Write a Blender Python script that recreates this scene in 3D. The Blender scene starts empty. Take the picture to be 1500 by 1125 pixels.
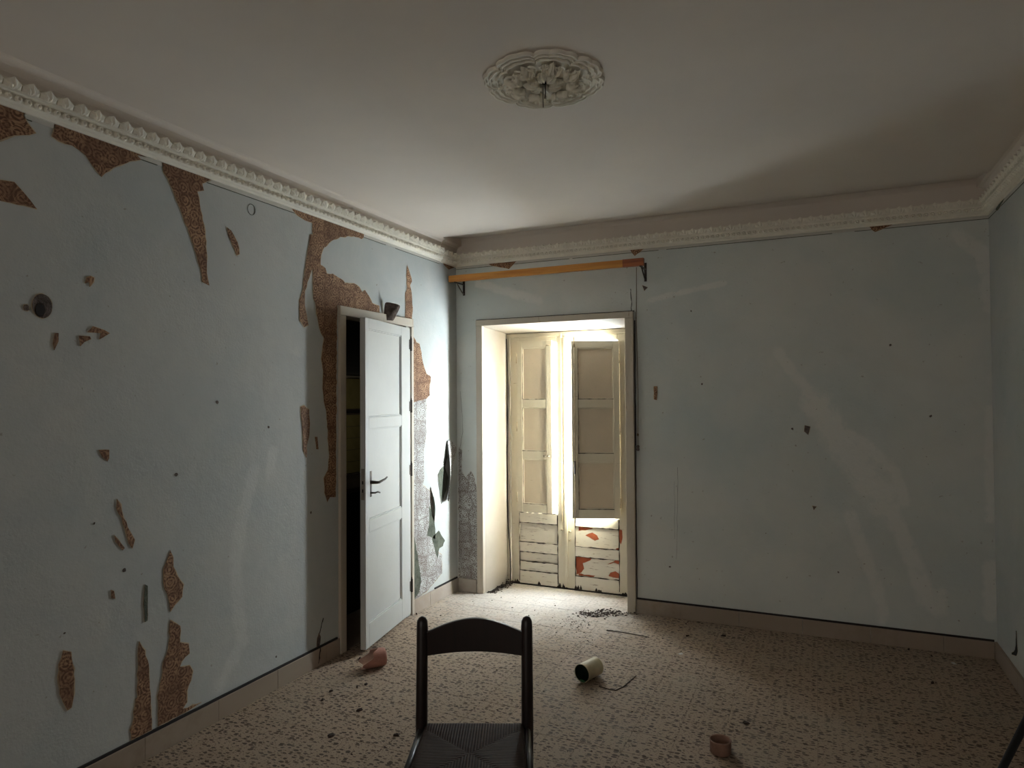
import bpy, bmesh, math, random
from mathutils import Vector, Matrix, noise
random.seed(7)
S = bpy.context.scene
COL = S.collection
# ------------------------------------------------------------------ camera, sky, lights, exposure
F_PX, YAW, PITCH, ROLL, EYE = 983.98, 0.424957, 0.019717, -0.006213, 1.55
def look_axes():
    cy, sy, cp, sp = math.cos(YAW), math.sin(YAW), math.cos(PITCH), math.sin(PITCH)
    f = Vector((-sy*cp, cy*cp, sp)); r = Vector((cy, sy, 0)); u = r.cross(f)
    c, s = math.cos(ROLL), math.sin(ROLL)
    return r*c + u*s, u*c - r*s, f
cam = bpy.data.objects.new('camera', bpy.data.cameras.new('camera')); COL.objects.link(cam)
_r, _u, _f = look_axes()
cam.matrix_world = Matrix.Translation((0, 0, EYE)) @ Matrix((_r, _u, -_f)).transposed().to_4x4()
cam.data.sensor_width = 36; cam.data.lens = F_PX/1500*36; cam.data.clip_start = .02
S.camera = cam
W = bpy.data.worlds.new('sky'); S.world = W; W.use_nodes = True
bg = W.node_tree.nodes['Background']
bg.inputs[0].default_value = (0.88, 0.95, 1.0, 1); bg.inputs[1].default_value = 138.0
def area(name, loc, rot, sx, sy, power, color, portal=False, spread=math.pi):
    l = bpy.data.lights.new(name, 'AREA'); l.shape = 'RECTANGLE'; l.size = sx; l.size_y = sy
    l.energy = power; l.color = color; l.spread = spread
    if portal: l.cycles.is_portal = True
    o = bpy.data.objects.new(name, l); COL.objects.link(o); o.location = loc; o.rotation_euler = rot
    return o
area('sky_portal', (-1.84, 5.26, 1.3), (math.radians(-90), 0, 0), 1.0, 1.5, 1, (1, 1, 1), True)
# soft fill added behind the camera to lift the darker surfaces
area('rear_fill', (-.8, -3.9, 1.6), (math.radians(90), 0, 0), 2.4, 1.8, 33, (1.0, .93, .84))
# weak fill added in the scullery so its tiles show
area('scullery_fill', (-2.95, 4.25, 1.45), (0, math.radians(90), 0), .3, .3, .3, (1.0, .92, .7))
S.view_settings.view_transform = 'Standard'; S.view_settings.look = 'None'
S.view_settings.exposure = 0.0; S.view_settings.gamma = 1; S.view_settings.use_curve_mapping = False
S.cycles.max_bounces = 12; S.cycles.diffuse_bounces = 8; S.cycles.transparent_max_bounces = 16
S.cycles.sample_clamp_indirect = 25; S.cycles.caustics_reflective = False; S.cycles.caustics_refractive = False

D = {'brown_left': {'A': [(1.258,2.64),(1.424,2.643),(1.486,2.645),(1.557,2.632),(1.516,2.622),(1.5,2.605),(1.514,2.58),(1.543,2.552),(1.498,2.528),(1.45,2.504),(1.426,2.485),(1.26,2.388)],'B': [(1.607,2.644),(1.648,2.651),(1.776,2.641),(1.879,2.632),(2.009,2.625),(1.999,2.613),(1.957,2.605),(1.976,2.591),(1.926,2.569),(1.849,2.516),(1.8,2.464),(1.763,2.497),(1.735,2.53),(1.68,2.552),(1.628,2.553),(1.605,2.561),(1.615,2.599)],'C': [(2.083,2.638),(2.143,2.641),(2.293,2.643),(2.385,2.641),(2.344,2.613),(2.32,2.596),(2.293,2.578),(2.305,2.548),(2.266,2.534),(2.282,2.473),(2.305,2.381),(2.322,2.253),(2.322,2.155),(2.338,2.098),(2.298,2.108),(2.29,2.166),(2.267,2.226),(2.236,2.301),(2.18,2.415),(2.144,2.485),(2.111,2.547),(2.087,2.571)],'C2': [(2.385,2.638),(2.443,2.642),(2.548,2.648),(2.53,2.633),(2.443,2.625)],'C3': [(2.594,2.643),(2.683,2.651),(2.881,2.644),(2.902,2.623),(2.757,2.634)],'D': [(1.362,2.326),(1.427,2.34),(1.472,2.346),(1.502,2.319),(1.528,2.293),(1.55,2.268),(1.507,2.27),(1.461,2.268),(1.427,2.266),(1.363,2.264)],'E': [(2.444,2.403),(2.47,2.392),(2.509,2.342),(2.522,2.285),(2.505,2.275),(2.479,2.325),(2.453,2.364)],'F': [(2.876,2.639),(3.065,2.645),(3.265,2.65),(3.557,2.64),(3.549,2.59),(3.528,2.576),(3.451,2.577),(3.317,2.544),(3.233,2.501),(3.165,2.446),(3.138,2.396),(3.135,2.339),(3.178,2.326),(3.19,2.295),(3.246,2.304),(3.316,2.286),(3.362,2.264),(3.45,2.277),(3.506,2.26),(3.534,2.233),(3.563,2.25),(3.606,2.216),(3.643,2.176),(3.719,2.167),(3.727,2.104),(3.284,2.118),(3.269,0.954),(3.219,0.961),(3.194,0.936),(3.17,0.992),(3.164,1.081),(3.201,1.125),(3.213,1.197),(3.201,1.337),(3.189,1.451),(3.165,1.532),(3.153,1.609),(3.159,1.714),(3.141,1.782),(3.153,1.839),(3.165,1.909),(3.141,1.935),(3.117,1.993),(3.099,2.048),(3.088,2.11),(3.073,2.132),(3.07,2.311),(3.036,2.246),(3.001,2.166),(3.001,2.08),(3.018,2.027),(3.03,1.973),(2.996,1.958),(2.962,1.99),(2.957,2.105),(2.979,2.151),(2.99,2.207),(3.007,2.296),(3.018,2.361),(3.036,2.432),(3.047,2.497),(3.07,2.503),(3.065,2.573),(3.007,2.571),(2.94,2.586),(2.908,2.602)],'G': [(2.968,1.503),(2.996,1.51),(3.035,1.486),(3.041,1.427),(3.035,1.33),(3.013,1.273),(3.013,1.214),(2.99,1.255),(2.985,1.352),(2.974,1.43)],'G2': [(3.087,1.327),(3.105,1.326),(3.116,1.253),(3.099,1.255)],'H': [(4.059,2.498),(4.094,2.445),(4.12,2.394),(4.093,2.361),(4.116,2.295),(4.128,2.202),(4.115,2.116),(4.035,2.123),(4.036,2.298),(4.058,2.341),(4.049,2.423)],'I': [(4.127,2.009),(4.177,1.953),(4.219,1.946),(4.265,1.812),(4.312,1.73),(4.376,1.708),(4.36,1.646),(4.36,1.569),(4.311,1.543),(4.124,1.515)],'L': [(1.659,0.585),(1.69,0.569),(1.699,0.479),(1.701,0.404),(1.691,0.355),(1.679,0.35),(1.661,0.389),(1.648,0.425),(1.644,0.538)],'M': [(1.979,0.513),(2.005,0.466),(2.025,0.379),(2.032,0.271),(2.039,0.114),(1.945,0.112),(1.939,0.158),(1.951,0.178),(1.963,0.276),(1.975,0.282),(1.972,0.376),(1.975,0.465)],'N': [(2.131,0.558),(2.159,0.536),(2.181,0.517),(2.181,0.443),(2.225,0.422),(2.232,0.376),(2.189,0.354),(2.181,0.333),(2.233,0.32),(2.249,0.289),(2.24,0.251),(2.218,0.209),(2.218,0.159),(2.197,0.137),(2.3,0.123),(2.189,0.116),(2.071,0.114),(2.069,0.245),(2.09,0.32),(2.097,0.387),(2.124,0.437)],'O': [(2.129,0.87),(2.144,0.838),(2.144,0.795),(2.18,0.725),(2.198,0.701),(2.191,0.647),(2.152,0.621),(2.131,0.598),(2.123,0.653),(2.095,0.734),(2.095,0.794),(2.116,0.838)],'P': [(1.875,1.137),(1.89,1.112),(1.903,1.053),(1.934,0.99),(1.955,0.952),(1.944,0.92),(1.922,0.969),(1.903,1.03),(1.873,1.098)],'Q': [(1.864,0.99),(1.91,0.927),(1.901,0.919),(1.87,0.962)],'R': [(2.004,0.751),(2.017,0.742),(2.017,0.591),(2.004,0.589),(1.998,0.666)],'S': [(1.851,0.768),(1.863,0.759),(1.869,0.726),(1.854,0.733)],'T': [(1.743,2.039),(1.757,2.048),(1.771,2.044),(1.768,2.027),(1.755,2.005),(1.752,2.024),(1.735,2.016)],'V': [(1.62,1.807),(1.633,1.808),(1.633,1.776),(1.618,1.741),(1.613,1.767)],'W': [(1.712,1.804),(1.756,1.804),(1.761,1.794),(1.734,1.781),(1.718,1.763)],'X': [(1.745,1.82),(1.769,1.847),(1.839,1.825),(1.807,1.803),(1.795,1.796),(1.801,1.822)],'Y': [(1.795,1.347),(1.839,1.344),(1.839,1.31),(1.833,1.298),(1.81,1.318)],'Z': [(4.54,2.642),(4.815,2.648),(4.815,2.631),(4.658,2.571),(4.582,2.596)]},'pale_left': {'I2': [(4.115,1.515),(4.311,1.543),(4.309,1.278),(4.27,1.159),(4.278,0.956),(4.259,0.903),(4.374,0.843),(4.393,0.732),(4.344,0.709),(4.372,0.597),(4.391,0.496),(4.451,0.417),(4.491,0.352),(4.532,0.333),(4.531,0.191),(4.301,0.11),(4.234,0.103),(4.107,0.098)]},'dark_left': {'t1': [(4.11,0.721),(4.145,0.529),(4.19,0.372),(4.226,0.214),(4.198,0.133),(4.116,0.101)],'t2': [(4.344,0.74),(4.402,0.649),(4.431,0.551),(4.431,0.473),(4.371,0.5),(4.313,0.521),(4.343,0.618)],'t3': [(4.431,0.514),(4.482,0.531),(4.575,0.435),(4.543,0.399),(4.491,0.394),(4.46,0.322),(4.411,0.426),(4.381,0.488)],'t4': [(4.602,1.188),(4.623,1.079),(4.569,1.03),(4.632,0.917),(4.589,0.815),(4.525,0.729),(4.495,0.854),(4.475,0.961),(4.527,1.003),(4.59,1.028)]},'brown_back': {'a': [(-2.399,2.636),(-2.07,2.633),(-2.128,2.606),(-2.184,2.557),(-2.241,2.573),(-2.342,2.598)],'b': [(-1.233,2.631),(-1.083,2.632),(-1.181,2.567)],'c': [(0.307,2.633),(0.467,2.645),(0.463,2.619),(0.414,2.599),(0.353,2.576),(0.334,2.593),(0.319,2.618)],'d': [(-1.053,1.621),(-1.028,1.621),(-1.034,1.524),(-1.054,1.529)],'e': [(-0.07,1.355),(-0.037,1.347),(-0.05,1.293),(-0.074,1.315)],'f': [(-0.032,0.834),(-0.008,0.831),(-0.024,0.808)],'g': [(0.562,2.629),(0.587,2.635),(0.688,2.64),(0.688,2.632),(0.587,2.622)],'h': [(-1.129,2.35),(-1.089,2.332),(-1.114,2.309)]},'pale_back': {'K': [(-2.641,1.149),(-2.609,1.122),(-2.617,0.957),(-2.579,0.904),(-2.529,0.96),(-2.499,0.907),(-2.475,0.799),(-2.467,0.063),(-2.646,0.077)]},'stain_back': [([(-0.225,1.842),(-0.123,1.681),(-0.003,1.502)],0.05),([(-0.003,1.502),(0.114,1.283),(0.255,1.07),(0.377,0.884)],0.13),([(0.115,1.349),(0.306,1.222),(0.435,1.078),(0.488,0.891)],0.05),([(0.377,0.884),(0.484,0.66),(0.536,0.498),(0.597,0.297)],0.07),([(0.597,0.297),(0.674,0.237)],0.05),([(0.185,0.787),(0.248,0.598),(0.331,0.35),(0.358,0.163)],0.055),([(0.934,1.459),(0.923,0.816)],0.04),([(0.925,0.536),(0.921,0.255)],0.06),([(0.781,2.509),(0.916,2.393),(0.951,2.065)],0.06),([(-1.085,2.238),(-0.797,2.291),(-0.567,2.322)],0.03),([(-2.459,2.465),(-2.101,2.347),(-1.929,2.294)],0.05),([(0.676,0.347),(0.657,0.234)],0.05)],'stain_left': [([(2.624,1.176),(2.534,0.91),(2.504,0.712),(2.526,0.502),(2.549,0.324)],0.06),([(2.549,0.324),(2.484,0.245),(2.4,0.16)],0.05),([(2.759,1.272),(2.734,1.129)],0.05)],'flakes': [(0,-2.628,4.124,0.01,'d','dark clod on the floor just beside the foot of the grey door'),(0,-2.263,2.962,0.012,'d','left of two dark clods on the floor below the terracotta cup'),(0,-2.24,3.009,0.016,'d','right of two dark clods on the floor below the terracotta cup'),(0,-2.495,3.292,0.012,'d','dark clod between the grey door foot and the terracotta cup'),(0,-0.764,4.123,0.022,'w','small white paper scrap on the floor right of the cream can'),(0,0.701,4.6,0.02,'w','tiny white scrap on the floor near the right corner'),(0,0.548,4.242,0.015,'d','dark clod alone on the floor at the far right'),(0,0.491,4.737,0.012,'d','small clod at the right end by the back skirting'),(0,-0.323,3.375,0.02,'d','dark clod on the floor behind the clay pot stub'),(0,-0.778,4.443,0.016,'d','dark clod on the floor a little right of the twig'),(0,-0.565,4.535,0.018,'d','dark clod near the back skirting right of the twig'),(0,-2.358,2.866,0.014,'d','dark clod on the floor at the left,nearest the left skirting'),(0,-2.331,2.764,0.012,'d','small dark clod at far left of the floor clods'),(0,-2.084,2.749,0.02,'d','flat dark clod on the floor left of the chair post'),(0,-2.051,2.493,0.024,'d','largest dark clod at the bottom left of the floor'),(0,-1.777,2.612,0.018,'d','dark clod just left of the chair seat')]}

XL, YB, XR, ZC = -2.657, 4.782, 0.947, 2.78
YBACK = -4.0

# ------------------------------------------------------------------ materials
def srgb(r, g, b):
    f = lambda c: (c/255/12.92) if c/255 <= .04045 else ((c/255+.055)/1.055)**2.4
    return (f(r), f(g), f(b), 1)
def mat(name, col, rough=.7, metal=0):
    m = bpy.data.materials.new(name); m.use_nodes = True
    b = m.node_tree.nodes['Principled BSDF']
    b.inputs['Base Color'].default_value = col; b.inputs['Roughness'].default_value = rough; b.inputs['Metallic'].default_value = metal
    return m, m.node_tree, b
class NT:
    def __init__(s, nt): s.nt = nt
    def n(s, t, **kw):
        x = s.nt.nodes.new(t)
        for k, v in kw.items(): setattr(x, k, v)
        return x
    def l(s, a, b): s.nt.links.new(a, b)
    def val(s, inp, v):
        if hasattr(v, 'is_output'): s.l(v, inp)
        else: inp.default_value = v
    def pos(s, scale=(1, 1, 1)):
        g = s.n('ShaderNodeNewGeometry'); m = s.n('ShaderNodeMapping'); m.inputs['Scale'].default_value = scale
        s.l(g.outputs['Position'], m.inputs['Vector']); return m.outputs[0]
    def obj(s, scale=(1, 1, 1)):
        g = s.n('ShaderNodeTexCoord'); m = s.n('ShaderNodeMapping'); m.inputs['Scale'].default_value = scale
        s.l(g.outputs['Object'], m.inputs['Vector']); return m.outputs[0]
    def noise(s, vec, scale, detail=4, rough=.55, dist=0):
        x = s.n('ShaderNodeTexNoise'); s.l(vec, x.inputs['Vector'])
        x.inputs['Scale'].default_value = scale; x.inputs['Detail'].default_value = detail
        x.inputs['Roughness'].default_value = rough; x.inputs['Distortion'].default_value = dist
        return x.outputs['Fac']
    def ramp(s, fac, stops):
        x = s.n('ShaderNodeValToRGB'); s.l(fac, x.inputs[0]); e = x.color_ramp.elements
        while len(e) < len(stops): e.new(.5)
        for i, (p, c) in enumerate(stops):
            e[i].position = p; e[i].color = c if hasattr(c, '__len__') else (c, c, c, 1)
        return x.outputs[0]
    def mix(s, f, a, b, blend='MIX'):
        x = s.n('ShaderNodeMix', data_type='RGBA', blend_type=blend)
        s.val(x.inputs[0], f); s.val(x.inputs[6], a); s.val(x.inputs[7], b); return x.outputs[2]
    def math(s, op, a, b=0.0, c=None):
        x = s.n('ShaderNodeMath', operation=op); s.val(x.inputs[0], a); s.val(x.inputs[1], b)
        if c is not None: s.val(x.inputs[2], c)
        return x.outputs[0]
    def bump(s, h, strength, dist, bsdf):
        x = s.n('ShaderNodeBump'); x.inputs['Strength'].default_value = strength; x.inputs['Distance'].default_value = dist
        s.l(h, x.inputs['Height']); s.l(x.outputs[0], bsdf.inputs['Normal'])
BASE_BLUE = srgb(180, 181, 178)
def wall_mat(name, base, tealer, amt=.85):
    m, nt, b = mat(name, base, .85); k = NT(nt); p = k.pos()
    a = k.noise(p, 1.3, 5, .6, .3); c = k.ramp(a, [(.3, tealer), (.62, base)])
    d = k.noise(p, 3.2, 7, .7, .6); c = k.mix(k.ramp(d, [(.35, 0.0), (.75, .35)]), c, srgb(198, 197, 190))
    at = k.n('ShaderNodeAttribute', attribute_name='stain'); edge = k.noise(p, 14, 5, .6)
    f = k.math('MULTIPLY', at.outputs['Fac'], k.math('ADD', k.math('MULTIPLY', k.ramp(edge, [(.35, 0.0), (.65, 1.0)]), .7), .5))
    f = k.ramp(f, [(.22, 0.0), (.55, 1.0)])
    c = k.mix(k.math('MULTIPLY', f, amt), c, srgb(214, 213, 208))
    sp = k.noise(p, 38, 3, .5); c = k.mix(k.ramp(sp, [(.70, 0.0), (.76, .7)]), c, srgb(140, 130, 118))
    k.l(c, b.inputs['Base Color']); k.bump(k.math('ADD', k.noise(p, 9, 5, .6), k.math('MULTIPLY', k.noise(p, 90, 3), .25)), .25, .012, b)
    return m
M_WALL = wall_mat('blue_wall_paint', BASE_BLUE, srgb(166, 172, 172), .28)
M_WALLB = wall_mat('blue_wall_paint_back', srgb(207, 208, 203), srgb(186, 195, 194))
M_FAR = mat('light_absorbing_far_wall', srgb(70, 66, 60), .9)[0]  # unseen wall, colour darkened to soak up bounced light
def plain(name, col, rough=.7, metal=0, vary=.12, sc=6, bump=.1, bd=.003):
    m, nt, b = mat(name, col, rough, metal); k = NT(nt); p = k.obj()
    a = k.noise(p, sc, 5, .6); dark = tuple(x*(1-vary*2.2) for x in col[:3])+(1,)
    k.l(k.ramp(a, [(.3, dark), (.62, col)]), b.inputs['Base Color'])
    if bump: k.bump(k.noise(p, sc*7, 4), bump*2, bd, b)
    return m
M_CEIL = plain('ceiling_plaster', srgb(216, 206, 196), .9, 0, .03, 1.2, .06, .004)
M_PLASTER = plain('white_moulding_plaster', srgb(230, 224, 210), .75, 0, .05, 8, .1)
M_BORDER = plain('white_border_paper', srgb(196, 192, 184), .8, 0, .05, 5, .05)
M_DARK = plain('dark_gap', srgb(34, 27, 24), .9, 0, .1, 9, .0)
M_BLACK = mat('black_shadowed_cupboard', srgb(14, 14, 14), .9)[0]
M_CREAM = plain('cream_reveal_paint', srgb(176, 166, 152), .7, 0, .05, 3, .08)
M_GREYPL = plain('grey_green_plaster', srgb(92, 96, 82), .95, 0, .25, 22, .3, .01)
M_IRON = plain('dark_iron', srgb(70, 62, 56), .5, .7, .2, 20, .1)
M_CHROME = plain('worn_metal', srgb(150, 140, 128), .35, .9, .2, 20, .1)
M_RED = plain('red_brown_bare_wood', srgb(178, 92, 56), .8, 0, .15, 18, .2)
M_LATCH = plain('painted_hardware', srgb(205, 188, 158), .5, .1, .2, 30, .1)
def damask(name, base, dark, light, edge):
    m, nt, b = mat(name, base, .85); k = NT(nt)
    g = k.n('ShaderNodeNewGeometry'); s = k.n('ShaderNodeSeparateXYZ'); k.l(g.outputs['Position'], s.inputs[0])
    cx = k.n('ShaderNodeCombineXYZ'); k.l(k.math('ADD', s.outputs[0], s.outputs[1]), cx.inputs[0]); k.l(s.outputs[2], cx.inputs[1])
    v = k.n('ShaderNodeTexVoronoi', voronoi_dimensions='2D'); k.l(cx.outputs[0], v.inputs['Vector']); v.inputs['Scale'].default_value = 17; v.inputs['Randomness'].default_value = .45
    ring = k.math('SINE', k.math('MULTIPLY', v.outputs['Distance'], 26))
    big = k.n('ShaderNodeTexVoronoi', voronoi_dimensions='2D', feature='DISTANCE_TO_EDGE'); k.l(cx.outputs[0], big.inputs['Vector']); big.inputs['Scale'].default_value = 7; big.inputs['Randomness'].default_value = .3
    vine = k.math('SINE', k.math('MULTIPLY', k.noise(cx.outputs[0], 16, 2, .5, 1.5), 42))
    f = k.math('MULTIPLY_ADD', k.math('ADD', ring, vine), .25, .5)
    c = k.ramp(f, [(.25, dark), (.48, base), (.75, light)])
    c = k.mix(k.ramp(big.outputs['Distance'], [(.02, .5), (.09, 0.0)]), c, dark)
    n2 = k.noise(k.pos(), 6, 4); c = k.mix(k.ramp(n2, [(.35, .55), (.6, 0.0)]), c, dark)
    k.l(c, b.inputs['Base Color']); k.bump(k.noise(k.pos(), 60, 3), .3, .004, b)
    return m
M_BROWN = damask('brown_damask_wallpaper', srgb(140, 104, 76), srgb(94, 62, 42), srgb(164, 130, 98), 0)
M_PALE = damask('pale_damask_wallpaper', srgb(170, 168, 164), srgb(112, 100, 94), srgb(186, 186, 184), 0)
M_HOLE = plain('brown_hole_plaster', srgb(112, 98, 90), .95, 0, .3, 30, .5, .01)
M_TEAR = plain('torn_paper_edge', srgb(196, 176, 146), .9, 0, .15, 30, .1)
def terrazzo(name, base, chips=True):
    m, nt, b = mat(name, base, .8); b.inputs['Specular IOR Level'].default_value = .25; k = NT(nt)
    g = k.n('ShaderNodeNewGeometry'); oi = k.n('ShaderNodeObjectInfo')
    off = k.n('ShaderNodeVectorMath', operation='MULTIPLY_ADD'); k.l(oi.outputs['Location'], off.inputs[0]); off.inputs[1].default_value = (7.3, 3.1, 0); k.l(g.outputs['Position'], off.inputs[2])
    p = off.outputs[0]
    def vor(sc, rnd=1, w=0):
        mp = k.n('ShaderNodeMapping'); mp.inputs['Rotation'].default_value = (0, 0, w); mp.inputs['Scale'].default_value = (1, 1.9, 1)
        k.l(p, mp.inputs[0]); nz = k.n('ShaderNodeTexNoise'); k.l(mp.outputs[0], nz.inputs['Vector']); nz.inputs['Scale'].default_value = 60
        mx = k.n('ShaderNodeVectorMath', operation='MULTIPLY_ADD'); k.l(nz.outputs['Color'], mx.inputs[0]); mx.inputs[1].default_value = (.012, .012, 0); k.l(mp.outputs[0], mx.inputs[2])
        v = k.n('ShaderNodeTexVoronoi', voronoi_dimensions='2D'); k.l(mx.outputs[0], v.inputs['Vector']); v.inputs['Scale'].default_value = sc; return v
    c = k.mix(k.ramp(k.noise(k.pos(), 1.1, 4), [(.35, 0.0), (.7, .5)]), base, srgb(136, 118, 96))
    if chips:
        v1 = vor(31); cs = k.n('ShaderNodeSeparateColor'); k.l(v1.outputs['Color'], cs.inputs[0])
        inside = k.math('LESS_THAN', v1.outputs['Distance'], k.math('MULTIPLY', cs.outputs[0], .43))
        chipc = k.ramp(cs.outputs[1], [(0, srgb(40, 32, 26)), (.35, srgb(62, 46, 34)), (.6, srgb(48, 42, 36)), (.85, srgb(84, 66, 50))])
        c = k.mix(k.math('MULTIPLY', inside, .85), c, chipc)
        v2 = vor(62, 1, .8); c2 = k.n('ShaderNodeSeparateColor'); k.l(v2.outputs['Color'], c2.inputs[0])
        in2 = k.math('LESS_THAN', v2.outputs['Distance'], k.math('MULTIPLY', c2.outputs[0], .33))
        c = k.mix(k.math('MULTIPLY', in2, .6), c, srgb(66, 52, 40))
    d = k.noise(k.pos(), 2.2, 6, .65); c = k.mix(k.ramp(d, [(.5, 0.0), (.75, .35)]), c, srgb(164, 154, 140))
    e = k.noise(k.pos(), 1.7, 5, .7, .4); c = k.mix(k.ramp(e, [(.58, 0.0), (.75, .5)]), c, srgb(110, 92, 70))
    # plaster dust by the balcony recess, whitened to imitate the door light
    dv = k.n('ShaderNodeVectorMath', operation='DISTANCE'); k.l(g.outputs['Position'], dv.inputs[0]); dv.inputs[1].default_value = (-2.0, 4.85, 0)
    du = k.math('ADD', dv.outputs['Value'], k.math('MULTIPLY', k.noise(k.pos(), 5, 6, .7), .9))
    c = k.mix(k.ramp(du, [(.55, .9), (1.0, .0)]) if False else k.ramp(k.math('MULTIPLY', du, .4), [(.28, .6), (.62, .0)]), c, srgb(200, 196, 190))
    k.l(c, b.inputs['Base Color']); k.bump(k.noise(p, 30, 4), .1, .004, b)
    return m
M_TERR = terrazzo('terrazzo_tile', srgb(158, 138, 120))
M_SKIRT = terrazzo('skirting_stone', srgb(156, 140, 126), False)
M_GROUT = plain('dark_joint_mortar', srgb(104, 92, 80), .95, 0, .2, 9, .1)
def old_paint(name, base, dirt, streak=(3, 3, .6), amt=.66):
    m, nt, b = mat(name, base, .55); k = NT(nt); p = k.pos()
    c = k.mix(k.ramp(k.noise(p, 4, 5), [(.35, .4), (.65, 0.0)]), base, tuple(x*.82 for x in base[:3])+(1,))
    s = k.noise(k.pos((14, 14, 1.6)) if streak == 'v' else k.pos((3, 3, 26)), 3, 5, .7)
    c = k.mix(k.ramp(s, [(amt, 0.0), (amt+.07, .7)]), c, dirt)
    k.l(c, b.inputs['Base Color']); k.bump(k.noise(k.pos((6, 6, 1.5)), 25, 4), .2, .003, b)
    return m
M_DOORP = old_paint('cream_door_paint', srgb(208, 199, 178), srgb(112, 86, 56))
M_DOORW = old_paint('flaking_cream_paint_low', srgb(222, 214, 198), srgb(110, 74, 48), None, .60)
M_SHPANEL = old_paint('shutter_panel_paint', srgb(202, 187, 164), srgb(104, 80, 54), None, .66)
M_GREYDOOR = old_paint('grey_white_door_paint', srgb(184, 184, 180), srgb(130, 120, 104), 'v', .72)
M_FRAME = old_paint('door_frame_paint', srgb(190, 179, 162), srgb(128, 104, 74), 'v', .62)
def wood(name, a, c2, sc=(1, 20, 20), rough=.45):
    m, nt, b = mat(name, a, rough); k = NT(nt); p = k.obj(sc)
    k.l(k.ramp(k.noise(p, 2, 5, .6, .4), [(.3, c2), (.65, a)]), b.inputs['Base Color']); return m
M_PINE = wood('orange_varnished_pine', srgb(214, 152, 66), srgb(180, 112, 42))
M_PINER = wood('reddish_stained_pine', srgb(170, 96, 50), srgb(122, 62, 34))
M_CHAIR = wood('near_black_brown_wood', srgb(34, 18, 15), srgb(18, 10, 9), (20, 20, 2), .4)
def rush():
    m, nt, b = mat('dark_woven_rush', srgb(70, 46, 32), .8); k = NT(nt)
    t = k.n('ShaderNodeTexCoord'); s = k.n('ShaderNodeSeparateXYZ'); k.l(t.outputs['Object'], s.inputs[0])
    ax = k.math('ABSOLUTE', s.outputs[0]); ay = k.math('ABSOLUTE', k.math('ADD', s.outputs[1], .2))
    sel = k.math('GREATER_THAN', ax, ay)
    co = k.math('ADD', k.math('MULTIPLY', sel, s.outputs[1]), k.math('MULTIPLY', k.math('SUBTRACT', 1.0, sel), s.outputs[0]))
    st = k.math('ABSOLUTE', k.math('SINE', k.math('MULTIPLY', co, 3.14159/.009)))
    nn = k.noise(k.obj((40, 40, 40)), 2, 4)
    k.l(k.mix(k.math('MULTIPLY', st, nn), srgb(32, 19, 13), srgb(74, 48, 33)), b.inputs['Base Color'])
    k.bump(st, .6, .004, b); return m
M_RUSH = rush()
def glass_mat():
    m = bpy.data.materials.new('dusty_window_glass'); m.use_nodes = True; nt = m.node_tree; nt.nodes.clear(); k = NT(nt)
    o = k.n('ShaderNodeOutputMaterial'); tr = k.n('ShaderNodeBsdfTransparent'); tr.inputs[0].default_value = (.9, .92, .92, 1)
    gl = k.n('ShaderNodeBsdfGlossy'); gl.inputs['Roughness'].default_value = .1
    mx = k.n('ShaderNodeMixShader'); mx.inputs[0].default_value = .07
    k.l(tr.outputs[0], mx.inputs[1]); k.l(gl.outputs[0], mx.inputs[2]); k.l(mx.outputs[0], o.inputs[0]); return m
M_GLASS = glass_mat()
M_TERRA = plain('pink_terracotta', srgb(176, 124, 108), .8, 0, .1, 25, .1)
M_TERRAIN = plain('terracotta_inside', srgb(206, 172, 156), .8, 0, .1, 25, .1)
M_CARD = plain('cream_can_paint', srgb(204, 192, 160), .6, 0, .08, 20, .05)
M_GREEN = plain('dark_green_paint_residue', srgb(26, 44, 26), .5, 0, .2, 40, .1)
M_GREEN2 = plain('bright_green_paint_lip', srgb(36, 92, 52), .5, 0, .2, 40, .1)
M_PINKC = plain('dull_pink_clay', srgb(150, 116, 98), .85, 0, .12, 30, .1)
M_DIRT = plain('dark_crumbled_dirt', srgb(62, 46, 36), .95, 0, .3, 40, .2)
M_CHIPW = plain('pale_plaster_crumbs', srgb(190, 176, 160), .9, 0, .2, 40, .1)
M_TWIG = plain('brown_twig_bark', srgb(60, 48, 38), .9, 0, .2, 40, .1)
M_KT = plain('olive_glazed_tile', srgb(150, 140, 92), .2, 0, .08, 8, .0)
M_CORD = plain('brown_cord', srgb(110, 92, 70), .8, 0, .2, 40, .1)

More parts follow.
